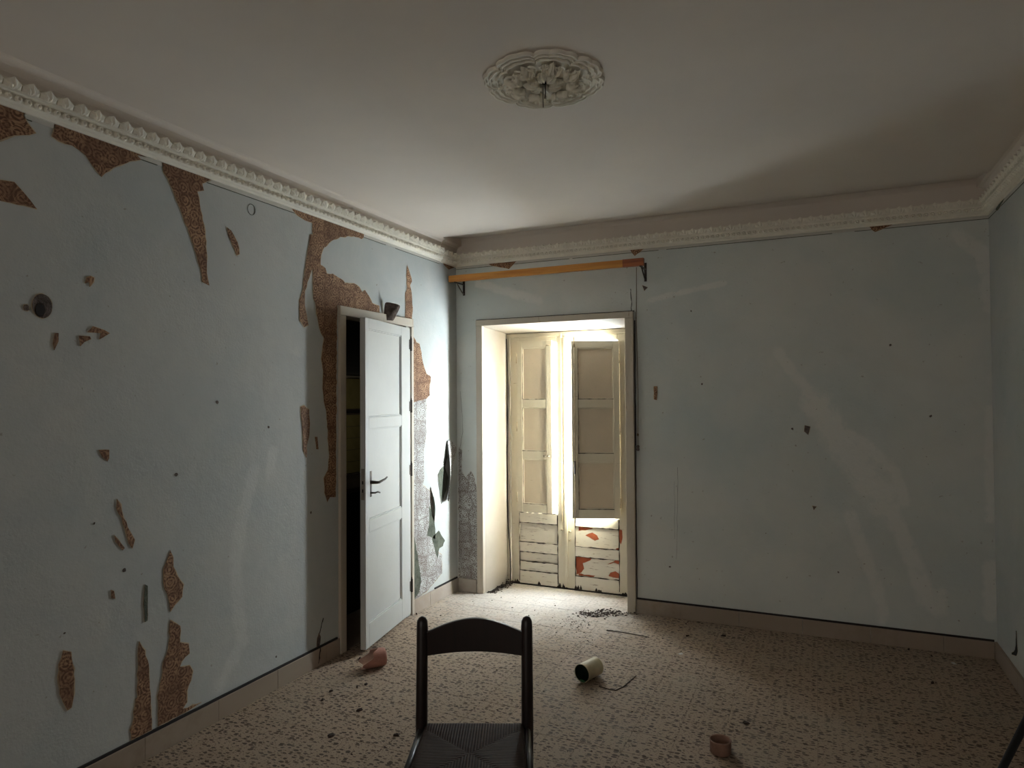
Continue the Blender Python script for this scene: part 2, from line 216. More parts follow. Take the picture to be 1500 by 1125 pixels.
# ------------------------------------------------------------------ helpers
class MB:
    def __init__(s): s.v = []; s.f = []; s.m = []
    def add(s, vs, fs, mi=0):
        o = len(s.v); s.v += [tuple(v) for v in vs]; s.f += [tuple(i+o for i in f) for f in fs]; s.m += [mi]*len(fs); return s
    def box(s, x0, x1, y0, y1, z0, z1, mi=0, T=None):
        vs = [(x, y, z) for x in (x0, x1) for y in (y0, y1) for z in (z0, z1)]
        if T is not None: vs = [T(Vector(v)) for v in vs]
        return s.add(vs, [(0, 1, 3, 2), (4, 6, 7, 5), (0, 4, 5, 1), (2, 3, 7, 6), (0, 2, 6, 4), (1, 5, 7, 3)], mi)
    def tube(s, pts, r, n=8, mi=0, cap=True):
        pts = [Vector(p) for p in pts]; rs = r if hasattr(r, '__len__') else [r]*len(pts); rings = []
        for i, p in enumerate(pts):
            d = (pts[min(i+1, len(pts)-1)]-pts[max(i-1, 0)]).normalized()
            a = d.cross(Vector((0, 0, 1)) if abs(d.z) < .9 else Vector((1, 0, 0))).normalized(); b = d.cross(a)
            rings.append([p+(a*math.cos(2*math.pi*k/n)+b*math.sin(2*math.pi*k/n))*rs[i] for k in range(n)])
        vs = [v for q in rings for v in q]; fs = [(i*n+k, i*n+(k+1) % n, (i+1)*n+(k+1) % n, (i+1)*n+k) for i in range(len(pts)-1) for k in range(n)]
        if cap: fs += [tuple(range(n))[::-1], tuple((len(pts)-1)*n+k for k in range(n))]
        return s.add(vs, fs, mi)
    def lathe(s, prof, n=24, mi=0, T=None, a0=0, a1=2*math.pi):
        full = abs(a1-a0-2*math.pi) < 1e-6; m = n if full else n+1
        vs = [Vector((r*math.cos(a0+(a1-a0)*k/n), r*math.sin(a0+(a1-a0)*k/n), z)) for r, z in prof for k in range(m)]
        if T is not None: vs = [T(v) for v in vs]
        fs = [(i*m+k, i*m+(k+1) % m, (i+1)*m+(k+1) % m, (i+1)*m+k) for i in range(len(prof)-1) for k in range(n)]
        return s.add(vs, fs, mi)
    def mesh(s, name, mats):
        me = bpy.data.meshes.new(name); me.from_pydata(s.v, [], s.f)
        for m in (mats if isinstance(mats, (list, tuple)) else [mats]): me.materials.append(m)
        me.polygons.foreach_set('material_index', s.m)
        bm = bmesh.new(); bm.from_mesh(me); bmesh.ops.recalc_face_normals(bm, faces=bm.faces[:]); bm.to_mesh(me); bm.free()
        return me
    def build(s, name, mats, parent=None, bevel=0, smooth=False, label=None):
        o = bpy.data.objects.new(name, s.mesh(name, mats)); COL.objects.link(o)
        if parent is not None: o.parent = parent; 
        if bevel:
            b = o.modifiers.new('bevel', 'BEVEL'); b.width = bevel; b.segments = 2; b.limit_method = 'ANGLE'
        if smooth:
            for p in o.data.polygons: p.use_smooth = True
        if label: o['label'] = label
        return o
def tag(o, label=None, cat=None, group=None, kind=None):
    for k, v in (('label', label), ('category', cat), ('group', group), ('kind', kind)):
        if v: o[k] = v
    return o
def empty(name, loc=(0, 0, 0), rz=0, **kw):
    o = bpy.data.objects.new(name, None); COL.objects.link(o); o.location = loc; o.rotation_euler = (0, 0, rz); o.empty_display_size = .05
    return tag(o, **kw)
def dup(o, parent=None, loc=None, name=None):
    c = o.copy(); COL.objects.link(c)
    if parent is not None: c.parent = parent
    if loc is not None: c.location = loc
    if name: c.name = name
    return c

# ------------------------------------------------------------------ walls
def segd(p, a, b):
    ax, ay = a; bx, by = b; dx, dy = bx-ax, by-ay; L = dx*dx+dy*dy or 1e-9
    t = max(0, min(1, ((p[0]-ax)*dx+(p[1]-ay)*dy)/L)); return math.hypot(p[0]-ax-t*dx, p[1]-ay-t*dy)
def grid_wall(name, u0, u1, z0, z1, holes, to3, m, step, stains, thick, inward):
    def cuts(a, b, ext):
        c = sorted(set([a, b]+[e for e in ext if a < e < b])); out = []
        for i in range(len(c)-1):
            n = max(1, round((c[i+1]-c[i])/step)); out += [c[i]+(c[i+1]-c[i])*k/n for k in range(n)]
        return out+[c[-1]]
    us = cuts(u0, u1, [h[0] for h in holes]+[h[1] for h in holes]); zs = cuts(z0, z1, [h[2] for h in holes]+[h[3] for h in holes])
    idx = {}; vs = []; fs = []; st = []
    def vid(i, j):
        if (i, j) not in idx:
            idx[(i, j)] = len(vs); vs.append(to3(us[i], zs[j])); s = 0
            for pts, w in stains:
                for k in range(len(pts)-1):
                    d = segd((us[i], zs[j]), pts[k], pts[k+1])
                    if d < w*1.15: s = max(s, 1-d/(w*1.15))
            st.append(s)
        return idx[(i, j)]
    for i in range(len(us)-1):
        for j in range(len(zs)-1):
            cu, cz = (us[i]+us[i+1])/2, (zs[j]+zs[j+1])/2
            if any(h[0] < cu < h[1] and h[2] < cz < h[3] for h in holes): continue
            fs.append((vid(i, j), vid(i+1, j), vid(i+1, j+1), vid(i, j+1)))
    me = bpy.data.meshes.new(name); me.from_pydata(vs, [], fs); me.materials.append(m)
    at = me.attributes.new('stain', 'FLOAT', 'POINT'); at.data.foreach_set('value', st)
    me.update()
    if me.polygons[0].normal.dot(Vector(inward)) < 0: me.flip_normals()
    o = bpy.data.objects.new(name, me); COL.objects.link(o); o['kind'] = 'structure'
    s = o.modifiers.new('thickness', 'SOLIDIFY'); s.thickness = thick; s.offset = -1
    return o
D1 = (-2.425, -1.245, -.3, 2.118)          # balcony opening x0 x1 z0 z1
D2 = (3.355, 4.045, -.3, 2.07)            # interior door opening y0 y1
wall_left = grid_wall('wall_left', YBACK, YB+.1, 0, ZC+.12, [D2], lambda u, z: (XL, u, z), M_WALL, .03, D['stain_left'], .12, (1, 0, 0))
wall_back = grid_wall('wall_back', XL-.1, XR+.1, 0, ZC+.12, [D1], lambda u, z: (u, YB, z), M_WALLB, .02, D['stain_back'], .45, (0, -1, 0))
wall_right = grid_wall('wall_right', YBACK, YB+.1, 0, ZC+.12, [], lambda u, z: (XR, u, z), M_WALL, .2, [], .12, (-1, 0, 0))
wall_front = grid_wall('wall_front', XL-.1, XR+.1, 0, ZC+.12, [], lambda u, z: (u, YBACK, z), M_FAR, .3, [], .12, (0, 1, 0))
# floor bed and tiles
b = MB(); b.box(XL-.12, XR+.12, YBACK-.12, 5.30, -.12, -.006)
floor = b.build('floor', M_GROUT); floor['kind'] = 'structure'
T = .195; tm = MB(); tm.box(-T/2+.0004, T/2-.0004, -T/2+.0009, T/2-.0009, -.02, 0)
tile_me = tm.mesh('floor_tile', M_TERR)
bm = bmesh.new(); bm.from_mesh(tile_me); bmesh.ops.bevel(bm, geom=[e for e in bm.edges if all(v.co.z > -.001 for v in e.verts)], offset=.0006, segments=1, affect='EDGES'); bm.to_mesh(tile_me); bm.free()
cand = []
for i in range(-13, 10):
    for j in range(-40, 8):
        x = -.6+T*(i+.5); y = 4.26+T*(j+.5)
        x0, x1 = max(x-T/2, XL), min(x+T/2, XR)
        if x1-x0 < .01 or y < YBACK: continue
        if y > YB-.0 and not (D1[0]-.1 < x < D1[1]+.1): continue
        if y+T/2 > 5.32: continue
        cand.append((x, y, x0, x1))
cand.sort(key=lambda c: (c[0]+.0)**2+0 if False else (0 if c[1] > 2.25 else 1, -c[1]))
rest = MB(); cnt = 0; rnd = random.Random(3)
for x, y, x0, x1 in cand:
    seen = y > 2.25 and x > -2.66 and cnt < 296
    z = rnd.uniform(-.0005, 0)
    if seen:
        cnt += 1
        o = bpy.data.objects.new('floor_tile', tile_me); COL.objects.link(o); o.parent = floor
        o.location = (x, y, z)
        if x0 > x-T/2+1e-4 or x1 < x+T/2-1e-4:
            o.scale = ((x1-x0)/T, 1, 1); o.location.x = (x0+x1)/2
    else:
        rest.box(x0+.0012, x1-.0012, y-T/2+.0012, y+T/2-.0012, -.02, z)
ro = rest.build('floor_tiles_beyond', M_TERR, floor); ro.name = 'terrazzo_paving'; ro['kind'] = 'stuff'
# ceiling with a slightly recessed strip along the back wall
b = MB(); YS = 4.46
b.add([(XL-.1, YBACK-.1, ZC), (XR+.1, YBACK-.1, ZC), (XR+.1, YS, ZC), (XL-.1, YS, ZC),
       (XL-.1, YS, ZC+.012), (XR+.1, YS, ZC+.012), (XR+.1, YB+.05, ZC+.065), (XL-.1, YB+.05, ZC+.065),
       (XL-.1, YBACK-.1, ZC+.2), (XR+.1, YBACK-.1, ZC+.2), (XR+.1, YB+.05, ZC+.2), (XL-.1, YB+.05, ZC+.2)],
      [(0, 3, 2, 1), (3, 4, 5, 2), (4, 7, 6, 5), (8, 9, 10, 11), (0, 1, 9, 8), (7, 11, 10, 6), (0, 8, 11, 7, 4, 3), (1, 2, 5, 6, 10, 9)])
ceiling = b.build('ceiling', M_CEIL); ceiling['kind'] = 'structure'

# reveal lining of the balcony door
b = MB()
b.add([(D1[0], YB-.002, -.005), (D1[0]+.062, 5.16, -.005), (D1[0]+.062, 5.16, 2.1), (D1[0], YB-.002, 2.125), (D1[0]-.04, YB-.002, -.005), (D1[0]-.04, 5.16, -.005), (D1[0]-.04, 5.16, 2.13), (D1[0]-.04, YB-.002, 2.13)],
      [(0, 1, 2, 3), (4, 7, 6, 5), (0, 3, 7, 4), (1, 5, 6, 2), (3, 2, 6, 7), (0, 4, 5, 1)])
b.build('reveal_left', M_CREAM, wall_back).name = 'reveal_side'
b = MB()
b.add([(D1[1], YB-.002, -.005), (D1[1]-.04, 5.16, -.005), (D1[1]-.04, 5.16, 2.1), (D1[1], YB-.002, 2.125), (D1[1]+.04, YB-.002, -.005), (D1[1]+.04, 5.16, -.005), (D1[1]+.04, 5.16, 2.13), (D1[1]+.04, YB-.002, 2.13)],
      [(0, 1, 2, 3), (4, 7, 6, 5), (0, 3, 7, 4), (1, 5, 6, 2), (3, 2, 6, 7), (0, 4, 5, 1)])
b.build('reveal_side', M_CREAM, wall_back)
b = MB()
b.add([(D1[0]-.03, YB-.002, 2.118), (D1[1]+.03, YB-.002, 2.118), (D1[1]+.03, 5.2, 2.078), (D1[0]-.03, 5.2, 2.078), (D1[0]-.03, YB-.002, 2.16), (D1[1]+.03, YB-.002, 2.16), (D1[1]+.03, 5.2, 2.16), (D1[0]-.03, 5.2, 2.16)],
      [(0, 3, 2, 1), (4, 5, 6, 7), (0, 1, 5, 4), (3, 7, 6, 2), (0, 4, 7, 3), (1, 2, 6, 5)])
b.build('reveal_soffit', M_CREAM, wall_back)
# wavy open crack between the left reveal and the door frame
pts = [(D1[0]+.064+.006*math.sin(z*5)+.008*noise.noise(Vector((z*3, 1, 0)))+(0.02 if z < .5 else 0)*(1-z/.5), 5.118, z) for z in [i*.06 for i in range(35)]]
b = MB(); b.tube(pts, [.004+.004*abs(noise.noise(Vector((p[2]*4, 0, 5)))) for p in pts], 5); b.build('plaster_crack', M_DARK, wall_back)

# ------------------------------------------------------------------ skirting
def skirting(name, a0, a1, fixed, axis, sgn, gaps, joints_off=0, blackline=None, L=.39):
    root = empty(name); root['kind'] = 'structure'
    u = a0+joints_off
    edges = [a0]
    while u < a1-.02:
        if u > a0+.02: edges.append(u)
        u += L
    edges.append(a1)
    for e0, e1 in zip(edges[:-1], edges[1:]):
        mid = (e0+e1)/2
        segs = [(e0+.0008, e1-.0008)]
        for g0, g1 in gaps:
            ns = []
            for s0, s1 in segs:
                if g1 <= s0 or g0 >= s1: ns.append((s0, s1)); continue
                if s0 < g0: ns.append((s0, g0))
                if s1 > g1: ns.append((g1, s1))
            segs = ns
        for s0, s1 in segs:
            if s1-s0 < .01: continue
            bb = MB(); t = .014+random.uniform(0, .001); z = .099+random.uniform(-.001, .001)
            if axis == 'x': bb.box(fixed, fixed+sgn*t, s0, s1, 0, z)
            else: bb.box(s0, s1, fixed, fixed+sgn*t, 0, z)
            bb.build('skirting_tile', M_SKIRT, root, .0015)
    for s0, s1 in blackline or []:
        bb = MB()
        if axis == 'x': bb.box(fixed, fixed+sgn*.009, s0, s1, .099, .110)
        else: bb.box(s0, s1, fixed, fixed+sgn*.009, .099, .110)
        bb.build('dark_joint_line', M_DARK, root, label='dark gap line along the top of the skirting')
    return root
skirting('baseboard_left', YBACK, YB, XL, 'x', 1, [(3.295, 4.10)], .15, [(YBACK, 3.28), (4.42, YB-.015)])
skirting('baseboard_back', XL+.015, XR-.015, YB, 'y', -1, [(-2.48, -1.19)], .2, [(-1.185, XR-.015)])
skirting('baseboard_right', YBACK, YB, XR, 'x', -1, [], .1, [])

# ------------------------------------------------------------------ cornice
def cornice(name, P, u0, u1, inset=None):
    # P(u, out, z) maps along the wall, out from the wall and up
    root = empty(name); root['kind'] = 'structure'
    prof = [(0, 2.612), (.012, 2.612), (.016, 2.622), (.024, 2.626), (.030, 2.632), (.034, 2.655), (.040, 2.663), (.044, 2.690), (.048, 2.697), (.048, 2.702), (0, 2.702)]
    bb = MB(); vs = [P(u, o, z) for u in (u0, u1) for o, z in prof]; n = len(prof)
    bb.add(vs, [(i, (i+1) % n, n+(i+1) % n, n+i) for i in range(n)]+[tuple(range(n)), tuple(range(n, 2*n))[::-1]])
    bb.build('cornice_moulding', M_PLASTER, root)
    cv = MB(); q = [(0, 2.70), (.010, 2.70), (.012, 2.735), (.020, 2.760), (.038, 2.776), (.060, 2.7815), (.060, 2.90), (0, 2.90)]
    if name == 'trim_3': q = [(0, 2.70), (.008, 2.70), (.009, 2.80), (.02, 2.835), (.02, 2.9), (0, 2.9)]
    cvs = [P(u, o, z) for u in (u0, u1) for o, z in q]; m_ = len(q); cv.add(cvs, [(i, (i+1) % m_, m_+(i+1) % m_, m_+i) for i in range(m_)]+[tuple(range(m_)), tuple(range(m_, 2*m_))[::-1]])
    cv.build('cove', M_CEIL, root, smooth=False)
    # rosettes along the lower face, scalloped leaf crest above
    rb = MB(); k = int((u1-u0)/.034)
    for i in range(k):
        u = u0+(i+.5)*(u1-u0)/k; w = .0145; c = []
        for (du, dz, o) in [(0, 0, .004)]+[(math.cos(a)*w, math.sin(a)*w*.95, .001) for a in [j*math.pi/3 for j in range(6)]]+[(math.cos(a+.5)*w*.55, math.sin(a+.5)*w*.5, .012) for a in [j*math.pi/3 for j in range(6)]]:
            z = 2.6435+dz; c.append(P(u+du, .033+(dz)*.17+o-.002, z))
        fs = []
        for j in range(6):
            j2 = (j+1) % 6; fs += [(1+j, 1+j2, 7+j), (7+j, 1+j2, 7+j2), (7+j, 7+j2, 0)]
        rb.add(c, fs)
    r = rb.build('rosette_band', M_PLASTER, root); r['kind'] = 'stuff'
    lb = MB(); k = int((u1-u0)/.062)
    for i in range(k):
        u = u0+(i+.5)*(u1-u0)/k; hw = .029; vs = []; fs = []; N = 7
        for j in range(N):
            a = math.pi*j/(N-1); rr = 1+.2*(j % 2); vs += [P(u-math.cos(a)*hw*rr, .044+.016*math.sin(a)*rr, 2.672+.030*math.sin(a)*rr), P(u-math.cos(a)*hw*.5, .050+.010*math.sin(a)-.004*(j % 2), 2.668+.012*math.sin(a)), P(u-math.cos(a)*hw*rr, .030, 2.676+.030*math.sin(a)*rr)]
        for j in range(N-1):
            a, c = 3*j, 3*(j+1); fs += [(a, c, c+1, a+1), (a, a+2, c+2, c)]
        o = len(vs); vs.append(P(u, .046, 2.664)); fs += [(3*j+1, 3*j+4, o) for j in range(N-1)]
        lb.add(vs, fs)
    r = lb.build('leaf_crest', M_PLASTER, root); r['kind'] = 'stuff'
    bl = MB(); vs = [P(u, o, z) for u in (u0, u1) for o, z in ((0, 2.594), (.0022, 2.594), (.0022, 2.614), (0, 2.614))]
    bl.add(vs, [(0, 1, 5, 4), (1, 2, 6, 5), (2, 3, 7, 6), (3, 0, 4, 7), (0, 3, 2, 1), (4, 5, 6, 7)]); bl.build('border_paper_strip', M_BORDER, root, label='plain white paper strip under the cornice')
    u = u0; rr = random.Random(hash(name) % 97 if 0 else len(name)*7)
    while u < u1-.1:
        L = rr.uniform(.4, 1.3); e = min(u+L, u1); vs = [P(q, o, z) for q in (u, e) for o, z in ((0, 2.5905), (.0018, 2.5905), (.0018, 2.5945), (0, 2.5945))]
        gl = MB(); gl.add(vs, [(0, 1, 5, 4), (1, 2, 6, 5), (2, 3, 7, 6), (3, 0, 4, 7), (0, 3, 2, 1), (4, 5, 6, 7)]); gl.build('border_shadow_line', M_GREYPL, root)  # dark strip added as the shadow line under the paper edge
        u = e+rr.uniform(.02, .18)
    return root
cornice('trim_1', lambda u, o, z: (XL+o, u, z), YBACK, 4.515)
cornice('trim_2', lambda u, o, z: (XL+o-.004, u, z-.006), 4.52, YB-.0)
cornice('trim_3', lambda u, o, z: (u, YB-o, z), XL, XR)
cornice('trim_4', lambda u, o, z: (XR-o, u, z), YBACK, YB)

# ------------------------------------------------------------------ torn wallpaper on the walls
def patch(poly, P, mats, name, parent, label=None, t0=.0026, jit=.004, edge=.005, seed=1):
    rnd = random.Random(seed*31+len(poly)); pts = []
    n = len(poly)
    for i in range(n):
        a, c = poly[i], poly[(i+1) % n]; L = math.hypot(c[0]-a[0], c[1]-a[1]); k = max(1, int(L/.022))
        for j in range(k):
            t = j/k; jj = 0 if j == 0 else jit; pts.append((a[0]+(c[0]-a[0])*t+rnd.uniform(-jj, jj), a[1]+(c[1]-a[1])*t+rnd.uniform(-jj, jj)))
    area_ = sum(pts[i][0]*pts[(i+1) % len(pts)][1]-pts[(i+1) % len(pts)][0]*pts[i][1] for i in range(len(pts)))
    if area_ < 0: pts = pts[::-1]
    m = len(pts); bb = MB()
    def ring(off, o):
        out = []
        for i in range(m):
            a, p, c = pts[i-1], pts[i], pts[(i+1) % m]; dx, dy = c[0]-a[0], c[1]-a[1]; L = math.hypot(dx, dy) or 1; q = off*(rnd.uniform(.2, 1.2) if off else 0)
            out.append(P(p[0]+dy/L*q, o, p[1]-dx/L*q))
        return out
    if edge:
        e = ring(edge, t0-.0012); w = ring(0, 0); bb.add(e+w, [tuple(range(m))]+[(i, (i+1) % m, m+(i+1) % m, m+i) for i in range(m)], 1)
    f = ring(0, t0); w = ring(0, .0002); bb.add(f+w, [tuple(range(m))]+[(i, (i+1) % m, m+(i+1) % m, m+i) for i in range(m)], 0)
    return bb.build(name, mats, parent, label=label)
PL = lambda u, o, z: (XL+o, u, z)
PB = lambda u, o, z: (u, YB-o, z)
for i, (k, v) in enumerate(D['brown_left'].items()):
    thin = k in ('C2', 'C3'); lab = {'F': 'large torn area of brown damask wallpaper around the door', 'B': 'brown damask wallpaper triangle under the cornice', 'C': 'long pointed strip of brown damask wallpaper'}.get(k)
    patch(v, PL, [M_BROWN if k not in ('R',) else M_GREYPL, M_TEAR], 'torn_wallpaper', wall_left, lab, seed=i, jit=.0035 if len(v) > 5 else .001, edge=.005 if len(v) > 6 else .002, t0=.0034)
for i, (k, v) in enumerate(D['pale_left'].items()): patch(v, PL, [M_PALE, M_TEAR], 'torn_wallpaper', wall_left, 'pale damask wallpaper strip right of the grey door', seed=i+60, t0=.0030)
for i, (k, v) in enumerate(D['dark_left'].items()): patch(v, PL, [M_GREYPL, M_BORDER], 'bare_plaster_patch', wall_left, 'dark grey-green bare plaster showing through a tear', seed=i+80, t0=.0046, edge=.003)
for i, (k, v) in enumerate(D['pale_back'].items()): patch(v, PB, [M_PALE, M_BORDER], 'torn_wallpaper', wall_back, 'pale damask wallpaper in the left corner', seed=i+90)
for i, (k, v) in enumerate(D['brown_back'].items()):
    patch(v, PB, [M_BROWN if k in 'abcd' else M_DARK if k == 'g' else M_HOLE, M_TEAR], 'torn_wallpaper' if k in 'abcd' else 'wall_chip', wall_back, seed=i+100, jit=.002, edge=.003, t0=.0034)
PR = lambda u, o, z: (XR-o, u, z)
patch([(4.60, 2.60), (4.52, 2.611), (4.40, 2.612), (4.44, 2.602), (4.5, 2.590), (4.56, 2.585)], PR, [M_GREYPL, M_TEAR], 'torn_wallpaper', wall_right, seed=5, t0=.0034, jit=.002, edge=.003)
patch([(4.343, .29), (4.352, .30), (4.362, .22), (4.38, .19), (4.45, .15), (4.447, .142), (4.40, .155), (4.36, .165), (4.33, .20), (4.34, .25)], PR, [M_BLACK, M_TEAR], 'wall_hole', wall_right, 'black torn hole low on the right wall', seed=6, jit=.004, edge=.003)
# peeled flaps standing off the wall
def sheet(rows, mats, name, parent, label):
    n = len(rows[0]); vs = [p for r in rows for p in r]; fs = [(i*n+j, i*n+j+1, (i+1)*n+j+1, (i+1)*n+j) for i in range(len(rows)-1) for j in range(n-1)]
    me = bpy.data.meshes.new(name); me.from_pydata(vs, [], fs); me.materials.append(mats); o = bpy.data.objects.new(name, me); COL.objects.link(o); o.parent = parent; o['label'] = label
    s = o.modifiers.new('paper', 'SOLIDIFY'); s.thickness = .0012
    u = o.modifiers.new('smooth', 'SUBSURF'); u.levels = 1; u.render_levels = 2
    for p in me.polygons: p.use_smooth = True
    return o
rows = []
for zt, yl, yr in [(1.215, 4.612, 4.66), (1.15, 4.600, 4.785), (1.10, 4.590, 4.745), (1.02, 4.585, 4.715), (.93, 4.575, 4.692), (.84, 4.565, 4.655), (.74, 4.560, 4.620)]:
    rows.append([PL(yl+(yr-yl)*t, .006+.05*(1-t)**2*math.sin(min(1, (1.23-zt)*3.2)*1.5), zt) for t in (0, .33, .66, 1)])
sheet(rows, M_PALE, 'peeled_flap', wall_left, 'peeling sheet of pale paper curling off the wall near the corner')
rows = []
for t in (0, .25, .5, .75, 1):
    rows.append([PL(3.765+.075*t+.012*q, .004+.085*math.sin(t*1.9)*(.35+.65*q), 2.075+q*(.13-.03*t)) for q in (0, .33, .66, 1)])
sheet(rows, M_HOLE, 'peeled_flap', wall_left, 'dark curl of wallpaper standing up over the door frame')
rows = [[PL(4.36+.012*i+.03*t, .004+.03*(1-t)*math.sin(i/4*3.1), .88-.07*i) for t in (0, .4, .8, 1.2)] for i in range(5)]
sheet(rows, M_BORDER, 'peeled_flap', wall_left, 'narrow pale paper flap beside the bare plaster')
# hole with a plaster ring, drawn circle, cracks
def ringpatch(cy, cz, ry, rz, o0, P, m, name, parent, label, k=20, seed=0):
    poly = [(cy+ry*math.cos(2*math.pi*i/k)*(1+.1*noise.noise(Vector((i, seed, 0)))), cz+rz*math.sin(2*math.pi*i/k)*(1+.12*noise.noise(Vector((i, seed, 3))))) for i in range(k)]
    return patch(poly, P, [m, M_TEAR], name, parent, label, t0=o0, jit=.001, edge=.003, seed=seed)
ringpatch(1.573, 1.905, .036, .046, .003, PL, M_HOLE, 'plaster_hole', wall_left, 'round grey-brown hole in the plaster', seed=2)
ringpatch(1.565, 1.890, .017, .024, .0042, PL, M_DARK, 'hole_core', wall_left, None, seed=4)
ringpatch(1.517, 1.892, .010, .012, .003, PL, M_HOLE, 'plaster_hole', wall_left, None, seed=5)
b = MB(); b.tube([PL(2.603+.025*math.cos(a), .0015, 2.532+.028*math.sin(a)) for a in [i*math.pi/12 for i in range(25)]], .0013, 5); b.build('drawn_circle', M_GREYPL, wall_left, label='circle outline under the cornice')
def crack(pts, P, parent, r=.0015, name='wall_crack'):
    b = MB(); out = []
    for i in range(len(pts)-1):
        for j in range(6):
            t = j/6; out.append((pts[i][0]+(pts[i+1][0]-pts[i][0])*t+random.uniform(-.003, .003), pts[i][1]+(pts[i+1][1]-pts[i][1])*t))
    out.append(pts[-1]); b.tube([P(u, .0006, z) for u, z in out], [r*random.uniform(.4, 1.2) for _ in out], 5); return b.build(name, M_DARK, parent)
crack([(-.892, 1.051), (-.897, .75), (-.908, .408)], PB, wall_back, .0012)
crack([(-.915, .95), (-.917, .55)], PB, wall_back, .0006)
crack([(-2.62, 1.6), (-2.60, 1.3), (-2.63, 1.12), (-2.61, .95)], PB, wall_back, .001)
crack([(-1.214, 2.165), (-1.21, 2.25), (-1.215, 2.33)], PB, wall_back, .003)
crack([(3.10, .02), (3.115, .10), (3.12, .17), (3.16, .26)], lambda u, o, z: PL(u, o+(.016 if z < .11 else 0), z), wall_left, .003)
patch([(3.10, .10), (3.125, .10), (3.135, .16), (3.12, .185), (3.105, .16)], PL, [M_HOLE, M_TEAR], 'wall_chip', wall_left, t0=.003, jit=.002, edge=.002, seed=9)
rs = random.Random(21)
for i in range(16):   # small knocks in the plaster
    left = i % 2; u = rs.uniform(1.2, 3.2) if left else rs.uniform(-1.0, .7); z = rs.uniform(.15, 2.3); s = rs.uniform(.004, .010)
    poly = [(u+s*math.cos(a)*rs.uniform(.5, 1.2), z+s*math.sin(a)*rs.uniform(.5, 1.2)) for a in [j*math.pi/3 for j in range(6)]]
    patch(poly, PL if left else PB, [M_HOLE, M_TEAR], 'wall_chip', wall_left if left else wall_back, t0=.002, jit=0, edge=0, seed=i)

# ------------------------------------------------------------------ balcony double door (door_1)
d1 = empty('door_1'); d1['kind'] = 'structure'
AO = .055
for nm, bx in (('architrave', (D1[0]-.045, D1[0]+.010, YB-.020, YB+.02, -.0, 2.118)), ('architrave', (D1[1]-.010, D1[1]+.052, YB-.028, YB+.02, 0, 2.118)), ('architrave', (D1[0]-.045, D1[1]+.052, YB-.026, YB+.02, 2.118, 2.165))):
    b = MB(); b.box(*bx); b.build(nm, M_FRAME, d1, .004)
b = MB(); b.box(D1[0]-.045, D1[1]+.055, YB-.012, YB, 2.165, 2.171); b.build('dark_top_gap', M_DARK, d1)
b = MB(); b.tube([(D1[1]+.056+random.uniform(-.002, .002), YB-.004, z*.07) for z in range(1, 31)], .0035, 5); b.build('dark_side_gap', M_DARK, d1)
YD = 5.135                       # inner face of the leaves
FX0, FX1 = -2.392, -1.288
b = MB(); b.box(FX0, -2.338, YD-.01, YD+.07, 0, 2.08); b.build('fixed_frame', M_DOORP, d1, .004)
b = MB(); b.box(-1.342, FX1, YD-.01, YD+.07, 0, 2.08); b.build('fixed_frame', M_DOORP, d1, .004)
b = MB(); b.box(-2.338, -1.342, YD-.01, YD+.07, 2.045, 2.08); b.build('fixed_frame', M_DOORP, d1, .004)
b = MB(); b.box(FX0, FX1, YD+.0, YD+.12, -.006, .012); b.build('door_sill', M_DARK, d1)
def leaf(x0, x1, xs0, xs1, shutter_hinge_left, ang):
    L = empty('door_leaf'); L.parent = d1
    sw = (xs0-x0, x1-xs1)
    for bx in ((x0, xs0, YD, YD+.045, .012, 2.045), (xs1, x1, YD, YD+.045, .012, 2.045)):
        b = MB(); b.box(*bx); b.build('stile', M_DOORP, L, .004)
    for z0, z1, m in ((1.995, 2.045, M_DOORP), (.512, .600, M_DOORW), (.272, .352, M_DOORW), (.012, .118, M_DOORW)):
        b = MB(); b.box(xs0, xs1, YD-.004, YD+.041, z0, z1); b.build('rail', m, L, .004)
    b = MB(); b.box(xs0-.005, xs1+.005, YD+.012, YD+.03, .345, .518); b.build('lower_panel', M_DOORW, L, .002)
    b = MB(); b.box(xs0-.005, xs1+.005, YD+.030, YD+.036, .10, .52); b.build('back_board', M_DOORW, L)
    jb = MB()
    for z in (.512, .352, .272, .118)+((.195, .597) if shutter_hinge_left else ()):
        n = 14; jb.tube([(xs0+(xs1-xs0)*i/n, YD-.001, z+random.uniform(-.002, .002)) for i in range(n+1)], [random.uniform(.0015, .0065) for _ in range(n+1)], 5)
    for x in (xs0, xs1):
        n = 16; jb.tube([(x+random.uniform(-.0015, .0015), YD-.001, .03+.56*i/n) for i in range(n+1)], [random.uniform(.0012, .0055) for _ in range(n+1)], 5)
    jb.build('shaded_joint', M_TWIG, L)  # brown tubes along the joints stand in for shaded gaps
    if shutter_hinge_left:       # the split lower boards
        b = MB(); b.box(xs0-.005, xs1+.005, YD+.012, YD+.03, .198, .274); b.build('lower_panel', M_DOORW, L, .003)
        b = MB(); b.box(xs0-.005, xs1+.005, YD+.008, YD+.03, .112, .192); b.build('lower_panel', M_DOORW, L, .003)
    else:
        b = MB(); b.box(xs0-.005, xs1+.005, YD+.012, YD+.03, .112, .277); b.build('lower_panel', M_DOORW, L, .003)
    b = MB(); b.box(xs0-.004, xs1+.004, YD+.024, YD+.028, .595, 2.0); b.build('glass_pane', M_GLASS, L)
    return L
leafL = leaf(-2.336, -1.852, -2.262, -1.925, True, 0)
leafR = leaf(-1.846, -1.344, -1.775, -1.415, False, 0)
b = MB(); b.box(-1.862, -1.838, YD-.014, YD, .02, 2.04); b.build('cover_strip', M_DOORP, leafL, .003)
